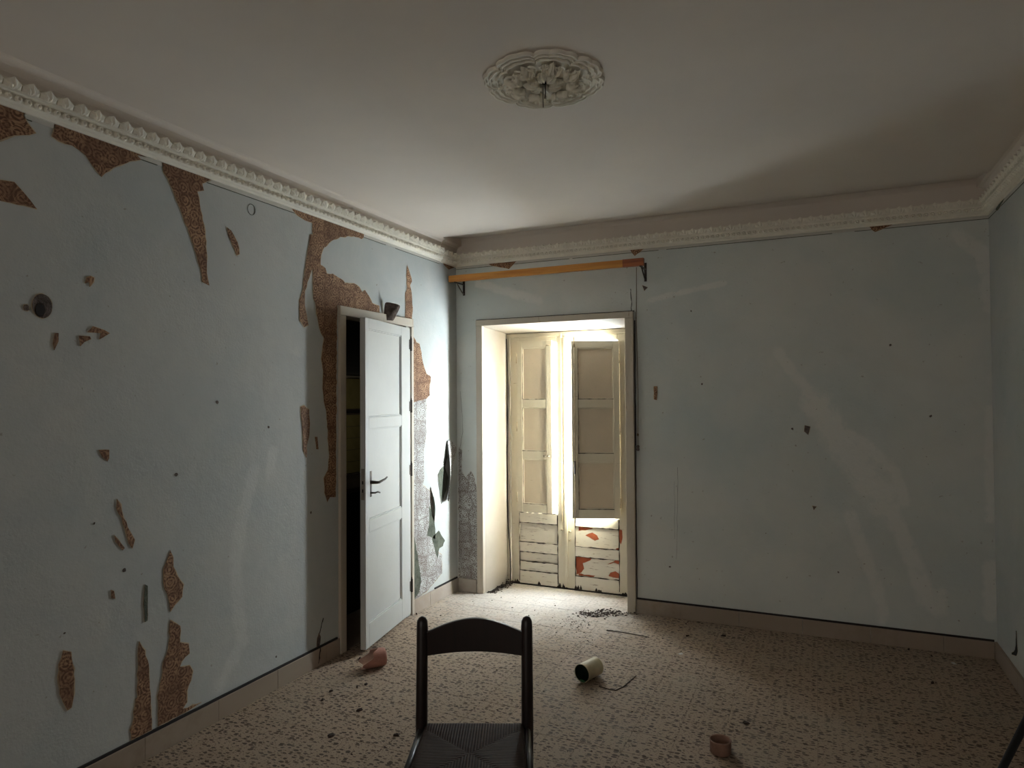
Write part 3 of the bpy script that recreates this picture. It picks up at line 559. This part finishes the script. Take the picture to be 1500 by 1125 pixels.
def shutter(parent, hx, hy, wdt, sgn, ang, z0, z1, panels):
    # local s runs from the hinge to the free edge, o towards the room
    R = empty('shutter', (hx, hy, 0)); R.parent = parent.parent; R.rotation_euler = (0, 0, -sgn*ang)
    X = lambda s: sgn*s
    def bx(s0, s1, o0, o1, a, c):
        b = MB(); q = sorted((X(s0), X(s1))); b.box(q[0], q[1], -o1, -o0, a, c); return b
    st = .048
    bx(0, st, 0, .026, z0, z1).build('stile', M_DOORP, R, .003)
    bx(wdt-st, wdt, 0, .026, z0, z1).build('stile', M_DOORP, R, .003)
    zz = [z0]+[v for p in panels for v in p]+[z1]
    for a, c in zip(zz[0::2], zz[1::2]): bx(st, wdt-st, .001, .025, a, c).build('rail', M_DOORP, R, .003)
    for a, c in panels:
        bx(st-.004, wdt-st+.004, .004, .012, a-.004, c+.004).build('panel', M_SHPANEL, R, .001)
        bb = MB()
        for (s0, s1, q0, q1) in ((st, st+.008, a, c), (wdt-st-.008, wdt-st, a, c), (st, wdt-st, a, a+.008), (st, wdt-st, c-.008, c)):
            q = sorted((X(s0), X(s1))); bb.box(q[0], q[1], -.021, -.010, q0, q1)
        bb.build('panel_moulding', M_DOORP, R, .002)
        q = sorted((X(st), X(wdt-st))); n = 12; jb = MB(); jb.tube([(q[0]+(q[1]-q[0])*i/n, -.0225, a+.001) for i in range(n+1)], [random.uniform(.0008, .004) for _ in range(n+1)], 5); jb.tube([(q[0]+.004, -.0215, a+(c-a)*i/n) for i in range(n+1)], [random.uniform(.0005, .0028) for _ in range(n+1)], 5)
        jb.build('panel_shadow_line', M_TWIG, R)  # dark tubes imitate shadow lines at the panel edges
    for hz in (z0+.12, (z0+z1)/2, z1-.14):
        bb = MB(); bb.tube([(0, -.022, hz-.04), (0, -.022, hz+.04)], .006, 8); bb.build('hinge', M_LATCH, R, smooth=True)
    return R
panels = [(.67, 1.04), (1.107, 1.464), (1.531, 1.972)]
shL = shutter(leafL, -2.268, YD-.002, .312, 1, 0.02, .602, 2.012, [(.672, 1.04), (1.107, 1.464), (1.531, 1.955)])
shR = shutter(leafR, -1.402, YD-.002, .372, -1, -math.radians(20), .602, 1.988, [(.672, 1.04), (1.107, 1.464), (1.531, 1.93)])
shR.rotation_euler = (0, 0, math.radians(20))
# latches, rods, knobs
def part(b, name, m, parent, smooth=True, label=None): return b.build(name, m, parent, 0, smooth, label)
b = MB(); b.tube([(-1.880, YD-.012, .55), (-1.880, YD-.012, 2.06)], .0045, 8); part(b, 'bolt_rod', M_LATCH, leafL)
b = MB(); b.tube([(-1.880, YD-.012, 2.03), (-1.880, YD-.012, 2.065)], .011, 8); part(b, 'bolt_catch', M_LATCH, leafL)
for z in (1.02, 1.6, .48): b = MB(); b.tube([(-1.880, YD, z), (-1.880, YD-.026, z)], [.006, .009], 8); part(b, 'latch_knob', M_LATCH, leafL)
for z in (1.03, .47, .40): b = MB(); b.tube([(-1.815, YD, z), (-1.815, YD-.022, z)], [.006, .008], 8); part(b, 'latch_knob', M_LATCH, leafR)
b = MB(); b.tube([(-.352, -.032, .57), (-.352, -.032, 2.02)], .004, 8); part(b, 'bolt_rod', M_LATCH, shR)
b = MB(); b.tube([(-.352, -.026, 1.045), (-.352, -.05, 1.04), (-.352, -.055, .95)], [.008, .006, .006], 8); part(b, 'bolt_handle', M_IRON, shR)
b = MB(); b.tube([(-.352, -.034, 2.0), (-.352, -.034, 1.94)], [.004, .010], 8); part(b, 'bolt_catch', M_LATCH, shR)
for s in (.255, .285): b = MB(); b.tube([(s, -.026, 1.075), (s, -.046, 1.07)], [.007, .01], 8); part(b, 'latch_knob', M_CHROME, shL)
for s in (.30,): b = MB(); b.tube([(s-.03, -.03, 1.975), (s+.03, -.034, 1.965)], .005, 8); part(b, 'shutter_latch', M_LATCH, shL)
for i, poly in enumerate([[(-1.75, 0.511), (-1.625, 0.511), (-1.637, 0.500), (-1.693, 0.485), (-1.75, 0.475)], [(-1.694, 0.444), (-1.637, 0.47), (-1.598, 0.452), (-1.581, 0.421), (-1.615, 0.408), (-1.66, 0.431)], [(-1.772, 0.270), (-1.639, 0.270), (-1.656, 0.248), (-1.718, 0.221), (-1.707, 0.179), (-1.731, 0.144), (-1.772, 0.125)], [(-1.517, 0.229), (-1.45, 0.268), (-1.418, 0.268), (-1.423, 0.239), (-1.461, 0.251), (-1.489, 0.237)], [(-1.49, 0.168), (-1.451, 0.183), (-1.419, 0.165), (-1.419, 0.133), (-1.506, 0.14)], [(-1.753, 0.135), (-1.617, 0.130), (-1.629, 0.120), (-1.754, 0.120)], [(-1.45, .352), (-1.418, .352), (-1.418, .37), (-1.44, .362)]]):
    patch(poly, lambda u, o, z: (u, YD+.012-o, z), [M_RED, M_FRAME], 'bare_wood_patch', leafR, 'red-brown bare patch where the paint has flaked', t0=.0012, jit=.004, edge=.003, seed=i)
patch([(-1.414, .515), (-1.39, .51), (-1.388, .45), (-1.40, .40), (-1.412, .42)], lambda u, o, z: (u, YD-o, z), [M_RED, M_FRAME], 'bare_wood_patch', leafR, t0=.0012, jit=.003, edge=.002, seed=3)
dk = random.Random(5)
for (x0, x1) in ((-2.33, -1.87), (-1.83, -1.36)):     # dirt and rot along the foot of both leaves
    for i in range(11):
        x = dk.choice((x0+.07, x1-.03, (x0+x1)/2, x0+.02))+dk.gauss(0, .02); w = dk.uniform(.012, .03); h = dk.uniform(.006, .035)
        patch([(x, .014), (x+w, .014), (x+w*.8, .014+h*.5), (x+w*.4, .014+h), (x+w*.1, .014+h*.4)], lambda u, o, z: (u, YD-.004-o, z), [M_TWIG, M_FRAME], 'rotten_edge', leafL if x < -1.85 else leafR, t0=.0012, jit=.003, edge=0, seed=i)

# ------------------------------------------------------------------ interior door (door_2)
d2 = empty('door_2'); d2['kind'] = 'structure'
for bx in ((XL-.12, XL+.018, 3.298, 3.355, 0, 2.06), (XL-.12, XL+.018, 4.089, 4.118, 0, 2.06), (XL-.12, XL-.030, 4.042, 4.089, 0, 2.06), (XL-.12, XL+.018, 3.298, 4.118, 2.06, 2.118)):
    b = MB(); b.box(*bx); b.build('door_frame', M_FRAME, d2, .004)
b = MB(); b.box(XL-.125, XL, 3.35, 4.05, -.004, .001); b.build('threshold', M_SKIRT, d2)
lf = empty('door_leaf', (XL+.02, 4.085, 0)); lf.parent = d2; A = math.radians(10.5)
lf.rotation_euler = (0, 0, -math.pi/2+A)      # local +x runs from hinge to free edge
TH = .036                                     # leaf thickness; the room face is local y = 0
def lbox(s0, s1, z0, z1, o0, o1): b = MB(); b.box(s0, s1, o0, o1, z0, z1); return b
for nm, bx in (('stile', (.028, .18, .025, 2.045)), ('stile', (.685, .735, .025, 2.045))):
    lbox(*bx, -TH, 0).build(nm, M_GREYDOOR, lf, .002)
for z0, z1 in ((.025, .17), (.725, .80), (1.36, 1.43), (1.98, 2.045)):
    lbox(.18, .685, z0, z1, -TH, 0).build('rail', M_GREYDOOR, lf, .002)
for z0, z1 in ((.17, .725), (.80, 1.36), (1.43, 1.98)):
    lbox(.175, .69, z0-.005, z1+.005, -.024, -.012).build('panel', M_GREYDOOR, lf, 0)
    bb = MB()
    for s0, s1, q0, q1 in ((.18, .188, z0, z1), (.677, .685, z0, z1), (.188, .677, z0, z0+.008), (.188, .677, z1-.008, z1)): bb.box(s0, s1, -.013, -.005, q0, q1)
    bb.build('panel_moulding', M_GREYDOOR, lf, .001)
lbox(.7351, .7362, .93, 1.12, -.029, -.007).build('lock_plate', M_CHROME, lf)
for z in (1.035, .985): lbox(.7362, .7372, z-.010, z+.010, -.022, -.014).build('lock_hole', M_BLACK, lf)
b = MB(); b.box(.652, .676, 0, .003, .94, 1.10); b.build('handle_plate', M_IRON, lf, .002)
b = MB(); b.tube([(.664, .003, 1.03), (.664, .045, 1.03), (.655, .052, 1.03), (.57, .054, 1.04), (.545, .056, 1.05)], [.011, .009, .008, .006, .005], 10); b.build('door_handle', M_IRON, lf, smooth=True)
b = MB(); b.tube([(.664, .003, .965), (.664, .03, .965)], [.006, .005], 8); b.tube([(.664, .028, .965), (.635, .034, .968), (.61, .036, .960)], .005, 8); b.build('door_key', M_IRON, lf, smooth=True)
for z in (1.93, 1.49, 1.04, .22):
    b = MB(); b.tube([(.018, .004, z-.045), (.018, .004, z+.045)], .008, 8); b.tube([(.018, .004, z+.045), (.018, .004, z+.06)], [.005, .003], 8); b.box(.022, .045, -.002, .0025, z-.035, z+.035)
    b.build('hinge', M_IRON, lf, smooth=False)
# dim scullery beyond: shell, tiled wall, wall cupboard, counter
sx0, sx1, sy0, sy1 = -3.60, XL-.12, 3.10, 4.87
b = MB(); b.box(sx0-.1, sx0, sy0, sy1, 0, 2.6); b.build('wall_scullery', M_CREAM)['kind'] = 'structure'
for nm, bx in (('wall_scullery', (sx0-.1, sx1, sy0-.1, sy0, 0, 2.6)), ('wall_scullery', (sx0-.1, sx1, sy1, sy1+.1, 0, 2.6)), ('ceiling_scullery', (sx0-.1, sx1, sy0-.1, sy1+.1, 2.6, 2.7)), ('floor_scullery', (sx0-.1, sx1, sy0-.1, sy1+.1, -.1, -.002))):
    b = MB(); b.box(*bx); b.build(nm, M_SKIRT if 'floor' in nm else M_CREAM)['kind'] = 'structure'
splash = MB(); splash.box(sx0+.003, sx0+.01, 3.7, 4.86, .915, 1.72); sp = splash.build('tile_backing', M_GROUT); sp.name = 'tiled_splashback'
tag(sp, 'olive glazed tile splashback in the dark room behind the open door', 'tiled wall')
tq = MB(); tq.box(0, .006, -.0735, .0735, -.0475, .0475); tq_me = tq.mesh('tile', M_KT)
for i in range(7):
    for j in range(5):
        o = bpy.data.objects.new('tile', tq_me); COL.objects.link(o); o.parent = sp; o.location = (sx0+.010, 3.885+.15*i, .967+.0985*j)
b = MB(); b.box(sx0+.01, sx0+.03, 3.7, 4.86, 1.462, 1.715); b.build('upper_board', M_KT, sp)
b = MB(); b.box(sx0+.01, sx0+.05, 3.7, 4.86, 1.425, 1.45); b.build('ledge', M_DARK, sp)
cb = empty('wall_cupboard', (sx0, 4.26, 1.74), label='black wall cupboard added for the dark above the tiles behind the door gap', cat='cupboard')  # cupboard put in near-black so this part stays dark under the fill
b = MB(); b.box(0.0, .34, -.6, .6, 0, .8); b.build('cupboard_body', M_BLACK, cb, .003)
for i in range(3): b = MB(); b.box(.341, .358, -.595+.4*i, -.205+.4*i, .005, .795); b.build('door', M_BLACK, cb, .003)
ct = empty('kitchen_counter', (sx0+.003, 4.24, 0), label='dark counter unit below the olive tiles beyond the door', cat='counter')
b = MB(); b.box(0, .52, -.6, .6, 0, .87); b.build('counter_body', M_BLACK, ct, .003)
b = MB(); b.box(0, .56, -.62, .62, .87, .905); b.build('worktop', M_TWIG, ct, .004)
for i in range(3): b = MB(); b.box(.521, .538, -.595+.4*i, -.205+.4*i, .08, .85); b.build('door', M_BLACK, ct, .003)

# ------------------------------------------------------------------ ceiling medallion
MC = (-.946, 2.41)
md = empty('ceiling_medallion', (MC[0], MC[1], ZC), .2, label='round scalloped white plaster medallion on the ceiling', cat='ceiling medallion')
def outline(a): return .212+.020*abs(math.sin(4*a))**.5+.007*abs(math.sin(12*a))
b = MB(); NA, prof = 256, [(0.07, .005), (.3, .004), (.60, .003), (.72, .003), (.755, .005), (.77, .012), (.785, .012), (.80, .005), (.86, .005), (.875, .011), (.895, .012), (.91, .006), (.945, .006), (.955, .010), (.98, .010), (1.0, .004), (1.0, 0)]
vs = []; fs = []
for r, h in prof:
    for k in range(NA):
        a = 2*math.pi*k/NA; R = outline(a)*r if r > .5 else (.214*r*(1-(r-.07)/.43)+outline(a)*r*((r-.07)/.43) if r > .07 else .215*r)
        vs.append((R*math.cos(a), R*math.sin(a), -h*1.3))
fs = [(i*NA+k, i*NA+(k+1) % NA, (i+1)*NA+(k+1) % NA, (i+1)*NA+k) for i in range(len(prof)-1) for k in range(NA)]
b.add(vs, fs); b.build('plate', M_PLASTER, md, smooth=False)
def leafshape(b, cx, cy, ang, L, Wd, h, z0=.006, curl=.3, n=6):
    vs = []; fs = []
    for i in range(n+1):
        t = i/n; w = Wd*math.sin(math.pi*min(1, t*.92+.06))**.8*(1+.18*math.cos(t*14)); a = ang+curl*t; 
        x = cx+L*t*math.cos(ang+curl*t*.5); y = cy+L*t*math.sin(ang+curl*t*.5); nx, ny = -math.sin(a), math.cos(a); hh = z0+h*math.sin(math.pi*(t*.8+.2))**.7
        vs += [(x-nx*w, y-ny*w, -z0+.002), (x-nx*w*.5, y-ny*w*.5, -hh), (x, y, -hh+h*.35), (x+nx*w*.5, y+ny*w*.5, -hh), (x+nx*w, y+ny*w, -z0+.002)]
    for i in range(n):
        for j in range(4): fs.append((i*5+j, i*5+j+1, (i+1)*5+j+1, (i+1)*5+j))
    b.add(vs, fs)
pm = MB(); leafshape(pm, .022, 0, 0, .062, .021, .018, .012, 0, 8); pme = pm.mesh('petal', M_PLASTER)
for k in range(8):
    o = bpy.data.objects.new('petal', pme); COL.objects.link(o); o.parent = md; o.rotation_euler = (0, 0, k*math.pi/4)
sm = MB()
leafshape(sm, .088, 0, .25, .05, .012, .024, .012, .9); leafshape(sm, .088, 0, -.25, .05, .012, .024, .012, -.9)
leafshape(sm, .10, .012, 1.1, .045, .010, .024, .012, -1.3); leafshape(sm, .10, -.012, -1.1, .045, .010, .024, .012, 1.3)
leafshape(sm, .105, 0, 0, .055, .014, .028, .012, 0)
sm.tube([(.14+.016*math.cos(t), .030+.016*math.sin(t), -.020) for t in [i*.6 for i in range(9)]], .004, 6); sm.tube([(.14+.016*math.cos(t), -.030+.016*math.sin(t), -.020) for t in [i*.6 for i in range(9)]], .004, 6)
sme = sm.mesh('leaf_spray', M_PLASTER)
for k in range(8):
    o = bpy.data.objects.new('leaf_spray', sme); COL.objects.link(o); o.parent = md; o.rotation_euler = (0, 0, (k+.5)*math.pi/4)
b = MB(); b.lathe([(0, -.009), (.018, -.009), (.020, -.004), (.020, 0)], 20); b.build('centre_hole', M_DARK, md)
cw = empty('ceiling_wires', (MC[0], MC[1], ZC-.01), label='bare electric wires hanging from the centre of the ceiling medallion', cat='wire')
b = MB(); b.tube([(.004, 0, 0), (.005, .002, -.04), (.003, .0, -.062)], .0022, 6); b.build('wire', M_DARK, cw)
b = MB(); b.tube([(-.004, 0, 0), (-.005, 0, -.05), (-.004, .001, -.095)], .0016, 6); b.build('wire', M_IRON, cw)

# ------------------------------------------------------------------ curtain rail on brackets, pull cord
cr = empty('curtain_rail', (-1.86, 4.65, 2.467), label='orange pine curtain rail across the wall above the balcony door', cat='curtain rail')
b = MB(); b.box(-.785, .625, -.015, .015, .0, .018); b.box(-.785, .625, -.015, .009, .018, .027); b.box(-.785, .625, -.015, .015, .027, .050); b.build('rail_board', M_PINE, cr, .001)
b = MB(); b.box(.625, .775, -.016, .016, -.001, .052); b.build('rail_end', M_PINER, cr, .002, label='reddish stained right end of the rail')
for nm, x in (('left', -2.585), ('right', -1.105)):
    k = empty('rail_bracket', (x, YB, 2.45), label='dark iron bracket under the %s end of the curtain rail' % nm, cat='bracket', group='curtain rail brackets')
    b = MB(); b.box(-.009, .009, -.004, 0, -.075, .06); b.build('wall_plate', M_IRON, k)
    b = MB(); b.box(-.008, .008, -.155, -.004, .008, .0135); b.build('arm', M_IRON, k)
    b = MB(); b.tube([(0, -.004, -.065), (0, -.03, -.055), (0, -.075, -.025), (0, -.115, .006)], .005, 6); b.build('brace', M_CHROME if nm == 'left' else M_IRON, k)
    b = MB(); b.tube([(0, 0, -.06), (0, -.008, -.06)], .006, 8); b.build('screw', M_DARK, k)
pc = empty('pull_cord', (-1.168, YB-.02, 1.18), label='thin brown pull cord hanging beside the right side of the balcony door frame', cat='cord')
b = MB(); b.tube([(0, 0, 0), (.004, 0, .4), (-.002, 0, .9), (.002, 0, 1.30)], .0022, 6); b.build('cord', M_CORD, pc)
b = MB(); b.tube([(-.012, -.002, .02), (-.009, -.002, .5), (-.010, -.001, .98)], .0018, 6); b.build('cord', M_IRON, pc)
b = MB(); b.lathe([(0, -.02), (.010, -.018), (.013, -.008), (.008, .001), (.012, .010), (.009, .020), (0, .022)], 12); b.build('toggle', M_HOLE, pc, smooth=True)
b = MB(); b.lathe([(0, .085), (.006, .088), (.008, .096), (.004, .105), (0, .106)], 10); b.build('knot', M_CORD, pc, smooth=True)

# ------------------------------------------------------------------ chair
ch = empty('rush_seat_chair', (-1.068, 2.035, 0), math.radians(23.6), label='nearly black wooden chair with arched top rail and woven rush seat', cat='chair')
def post(x, lab=None):
    b = MB(); pts = [(x, .035, 0), (x, .01, .25), (x, 0, .45), (x, .012, .62), (x, .022, .765), (x, .0225, .785), (x, .0228, .796), (x, .023, .801)]
    b.tube(pts, [.015, .019, .0205, .0195, .0195, .018, .012, .003], 16); return b.build('leg', M_CHAIR, ch, smooth=True)
post(-.179); post(.179)
for x in (-.188, .188):
    b = MB(); b.tube([(x*.98, -.40, 0), (x, -.40, .2), (x, -.40, .43), (x, -.40, .447)], [.014, .018, .0195, .014], 14); b.build('leg', M_CHAIR, ch, smooth=True)
b = MB(); N = 24; vs = []
for i in range(N+1):
    t = -1+2*i/N; x = t*.172; top = .748+.045*math.cos(t*math.pi/2)**1.1; bot = .668+.012*math.cos(t*math.pi/2) if 1 else 0
    yb = .018+.012*(1-t*t)
    vs += [(x, yb-.008, bot), (x, yb-.008, top), (x, yb+.008, top), (x, yb+.008, bot)]
b.add(vs, [(i*4+j, i*4+(j+1) % 4, (i+1)*4+(j+1) % 4, (i+1)*4+j) for i in range(N) for j in range(4)]+[(0, 1, 2, 3), (N*4+3, N*4+2, N*4+1, N*4)])
b.build('backrest_rail', M_CHAIR, ch, .003)
for nm, p, r in (('seat_rail', [(-.165, 0, .43), (.165, 0, .43)], .012), ('seat_rail', [(-.18, -.40, .43), (.18, -.40, .43)], .012), ('seat_rail', [(-.179, 0, .43), (-.188, -.40, .43)], .012), ('seat_rail', [(.177, 0, .43), (.186, -.40, .43)], .012),
                 ('stretcher', [(-.179, .02, .18), (.179, .02, .18)], .010), ('stretcher', [(-.185, -.40, .16), (.185, -.40, .16)], .010), ('stretcher', [(-.185, -.40, .27), (.185, -.40, .27)], .010),
                 ('stretcher', [(-.18, .02, .14), (-.186, -.40, .14)], .010), ('stretcher', [(.18, .02, .14), (.186, -.40, .14)], .010), ('stretcher', [(-.18, .012, .24), (-.187, -.40, .24)], .010), ('stretcher', [(.18, .012, .24), (.187, -.40, .24)], .010)):
    b = MB(); b.tube(p, r, 10); b.build(nm, M_CHAIR, ch, smooth=True)
G = 36; vs = []
def seatpt(i, j):
    v = j/G; y = .008-.425*v; hw = .166+.014*v; x = (-1+2*i/G)*hw; ex = 1-abs(-1+2*i/G); ey = 1-abs(1-2*v)
    cx, cy = abs(x), abs(y+.2); seam = abs(cx-cy)
    z = .452-.010*min(1, .012/(min(ex, ey)+.012))-.004*max(0, 1-seam/.012)+.003*min(ex, ey)
    return (x, y, z)
vs = [seatpt(i, j) for i in range(G+1) for j in range(G+1)]; fs = [(i*(G+1)+j, i*(G+1)+j+1, (i+1)*(G+1)+j+1, (i+1)*(G+1)+j) for i in range(G) for j in range(G)]
lo = [(x, y, .422) for x, y, z in vs]; o_ = len(vs)
per = [(i, 0) for i in range(G)]+[(G, j) for j in range(G)]+[(i, G) for i in range(G, 0, -1)]+[(0, j) for j in range(G, 0, -1)]
pi = [i*(G+1)+j for i, j in per]
b = MB(); b.add(vs+lo, fs+[tuple(q+o_ for q in reversed(f)) for f in fs]+[(pi[k], pi[(k+1) % len(pi)], pi[(k+1) % len(pi)]+o_, pi[k]+o_) for k in range(len(pi))])
b.build('seat', M_RUSH, ch, smooth=True)

# ------------------------------------------------------------------ things on the floor
# broken terracotta cup lying on its side
tc = empty('broken_clay_cup', (-2.335, 3.225, .0), label='broken pinkish terracotta cup lying on its side by the grey door', cat='cup')
d = Vector((.62, .78, 0)).normalized(); sd = Vector((d.y, -d.x, 0)); up = Vector((0, 0, 1)); RR = .052
def cupT(v): return d*v.z+sd*v.x+up*(v.y+RR+.002)
b = MB(); n = 28; vo, vi = [], []; rr = random.Random(4)
for k in range(n):
    a = 2*math.pi*k/n; top = math.sin(a)
    z0 = -.075+.075*max(0, top*.8+.25)+.012*math.sin(a*5)
    for lst, r in ((vo, RR), (vi, RR-.006)):
        lst.append([cupT(Vector((r*math.cos(a)*f, r*math.sin(a)*f, z))) for z, f in ((z0, 1.0), (z0*.5+.02, 1.0), (.045, .97), (.056, .90))])
vs = [p for c in vo for p in c]; b.add(vs, [(k*4+j, ((k+1) % n)*4+j, ((k+1) % n)*4+j+1, k*4+j+1) for k in range(n) for j in range(3)]+[tuple(k*4+3 for k in range(n))], 0)
vs = [p for c in vi for p in c]; b.add(vs, [(k*4+j, k*4+j+1, ((k+1) % n)*4+j+1, ((k+1) % n)*4+j) for k in range(n) for j in range(3)]+[tuple(k*4+3 for k in range(n))[::-1]], 1)
vs = [p[0] for p in vo]+[p[0] for p in vi]; b.add(vs, [(k, n+k, n+(k+1) % n, (k+1) % n) for k in range(n)], 1)
cb_ = b.build('cup_wall', [M_TERRA, M_TERRAIN], tc, smooth=False); cb_.matrix_parent_inverse = Matrix.Identity(4)
# cream can lying with its green-crusted mouth towards the room
can = empty('paint_can', (-1.158, 3.565, 0), label='cream cylindrical can lying on its side with a dark green mouth', cat='can')
d = Vector((.30, .95, 0)).normalized(); sd = Vector((d.y, -d.x, 0)); RC = .049
def canT(v): return d*v.z+sd*v.x+up*(v.y+RC+.001)
b = MB(); b.lathe([(RC-.003, -.068), (RC, -.070), (RC, -.066), (RC-.001, -.062), (RC-.001, .064), (RC, .067), (RC-.003, .070), (0, .068)], 36, 0, canT); b.build('can_wall', M_CARD, can, smooth=True)
b = MB(); b.lathe([(RC-.003, -.068), (RC-.004, .055), (0, .056)], 36, 0, canT); b.build('can_inside', M_GREEN, can, smooth=True)
b = MB(); b.lathe([(.001, .0), (.018, .002), (.022, .006), (.012, .011), (0, .012)], 14, 0, lambda v: d*(-.066-v.z*.4)+sd*(v.x*.9+.004)+up*(v.y*.35+.010)); b.build('green_crust', M_GREEN2, can, smooth=True)
# low clay ring standing at the front
cl = empty('clay_ring', (-.40, 3.06, 0), label='dull pink open clay pot stub standing at the bottom right of the chair', cat='pot')
b = MB(); b.lathe([(0, .002), (.040, 0), (.044, .004), (.045, .050), (.047, .056), (.044, .058), (.041, .052), (.039, .010), (0, .010)], 28); b.build('pot_wall', M_PINKC, cl, smooth=True)
# dark slanting leg at the right edge
tp = empty('slanting_pole', (.39, 2.62, 0), label='black slanting metal pole cut off by the bottom right corner', cat='pole')
b = MB(); b.tube([(0, 0, .02), (.21, .02, .52), (.30, .03, .80)], [.011, .012, .012], 12); b.build('tube', M_BLACK, tp, smooth=True)
b = MB(); b.tube([(-.006, 0, 0.001), (.006, .001, .045)], [.016, .014], 12); b.build('foot_cap', M_BLACK, tp, smooth=True)
# twig, bent wire, paper bits, crumbs
def F2(x, y, z=.004): return (x, y, z)
b = MB(); b.tube([F2(-1.285, 4.335), F2(-1.18, 4.33, .007), F2(-1.05, 4.325), F2(-1.00, 4.32)], [.004, .003, .003, .002], 6); b.tube([F2(-1.01, 4.32), F2(-1.02, 4.27, .01)], [.003, .001], 6)
tag(b.build('twig', M_TWIG), 'thin dark twig on the floor in front of the balcony door frame', 'twig')
b = MB(); b.tube([F2(-1.08, 3.49, .002), F2(-1.02, 3.475, .002), F2(-.985, 3.475, .002), F2(-.96, 3.53, .002), F2(-.94, 3.64, .002), F2(-.93, 3.70, .003)], .0022, 6)
tag(b.build('bent_wire', M_TWIG), 'thin bent brown wire on the floor right of the cream can', 'wire')
def flake(x, y, s, seed, m, name, label, cat, h=.006, z=0, group=None):
    r = random.Random(seed); k = 9; vs = []; 
    for q in range(2):
        for i in range(k):
            a = 2*math.pi*i/k; f = r.uniform(.6, 1.1); vs.append((math.cos(a)*s*f*(1-.25*q), math.sin(a)*s*f*.6*(1-.25*q), q*h*r.uniform(.6, 1.1)))
    b = MB(); b.add(vs, [tuple(range(k))[::-1], tuple(k+i for i in range(k))]+[(i, (i+1) % k, k+(i+1) % k, k+i) for i in range(k)])
    o = b.build(name, m); o.location = (x, y, z+.0005); o.rotation_euler = (0, 0, r.uniform(0, 3)); return tag(o, label, cat, group)
for (px, x, y, s, m, lab) in D['flakes']:
    flake(x, y, s, int(abs(x*1000)), {'w': M_BORDER, 'd': M_DIRT}[m], {'w': 'paper_scrap', 'd': 'dirt_clod'}[m], lab, {'w': 'scrap', 'd': 'clod'}[m], .003 if m == 'w' else .009)
def crumb_mesh(b, pts, smin, smax, seed, mi=0):
    r = random.Random(seed)
    for x, y, z in pts:
        s = r.uniform(smin, smax)*r.uniform(.5, 1); a = r.uniform(0, 6.3); e = r.uniform(.4, 1.0); vs = []
        for (cx, cy, cz) in ((1, .1, 0), (-.3, .8, 0), (-.9, -.3, .0), (.3, -.8, 0), (.1, .1, .55), (-.3, -.1, .45)):
            cx *= r.uniform(.7, 1.2); cy *= e; vs.append((x+s*(cx*math.cos(a)-cy*math.sin(a)), y+s*(cx*math.sin(a)+cy*math.cos(a)), z+s*cz*r.uniform(.6, 1.2)))
        b.add(vs, [(0, 1, 4), (1, 5, 4), (1, 2, 5), (2, 3, 5), (3, 4, 5), (3, 0, 4), (0, 3, 2, 1)], mi)
    return b
r = random.Random(11); pts = []
while len(pts) < 420:
    x, y = r.uniform(XL+.03, XR-.03), r.uniform(2.3, 4.76)
    w = .18+math.exp(-((x+1.4)**2+(y-4.5)**2)/.35)*1.2+(.5 if YB-y < .14 else 0)+(.4 if x-XL < .14 else 0)
    if r.random() < w*.6: pts.append((x, y, 0))
pts += [(-1.52+r.gauss(0, .07), 4.37+r.gauss(0, .06), 0) for _ in range(80)]
clear = [(-2.335, 3.225, .12), (-1.14, 4.33, .17), (-1.40, 4.66, .16), (-1.158, 3.565, .1), (-.40, 3.06, .07)]
free = lambda p: all(math.hypot(p[0]-x, p[1]-y) > q for x, y, q in clear)
b = crumb_mesh(MB(), [p for p in pts if free(p)], .003, .011, 1)
pts = [(r.gauss(-1.75, .55), r.gauss(4.45, .28), 0) for _ in range(480)]
crumb_mesh(b, [p for p in pts if free(p) and XL+.03 < p[0] < XR and (p[1] < YB-.05 or (D1[0]+.08 < p[0] < D1[1]-.06 and p[1] < 5.1))], .002, .008, 2, 1)
tag(b.build('floor_debris', [M_DIRT, M_CHIPW]), 'dark crumbs and pale plaster bits scattered over the terrazzo floor', 'debris', None, 'stuff')
pts = [(-1.40+r.gauss(0, .06)+t*.09, 4.66+r.gauss(0, .03)+t*.09, abs(r.gauss(0, .008))) for t in [r.uniform(-1, 1) for _ in range(260)]]
tag(crumb_mesh(MB(), [p for p in pts if p[1] < 4.745], .006, .019, 3).build('dirt_heap', M_DIRT), 'small heap of dark dirt by the right foot of the balcony door frame', 'debris', None, 'stuff')
pts = []
for _ in range(240):
    q = r.random(); y = 4.80+.31*q; pts.append((-2.398+.050*q+abs(r.gauss(0, .026)), y, abs(r.gauss(0, 1))*.028*q**1.5))
tag(crumb_mesh(MB(), pts, .006, .022, 4).build('rubble_heap', M_TWIG), 'crumbled plaster and dirt in the left foot corner of the balcony recess', 'debris', None, 'stuff')
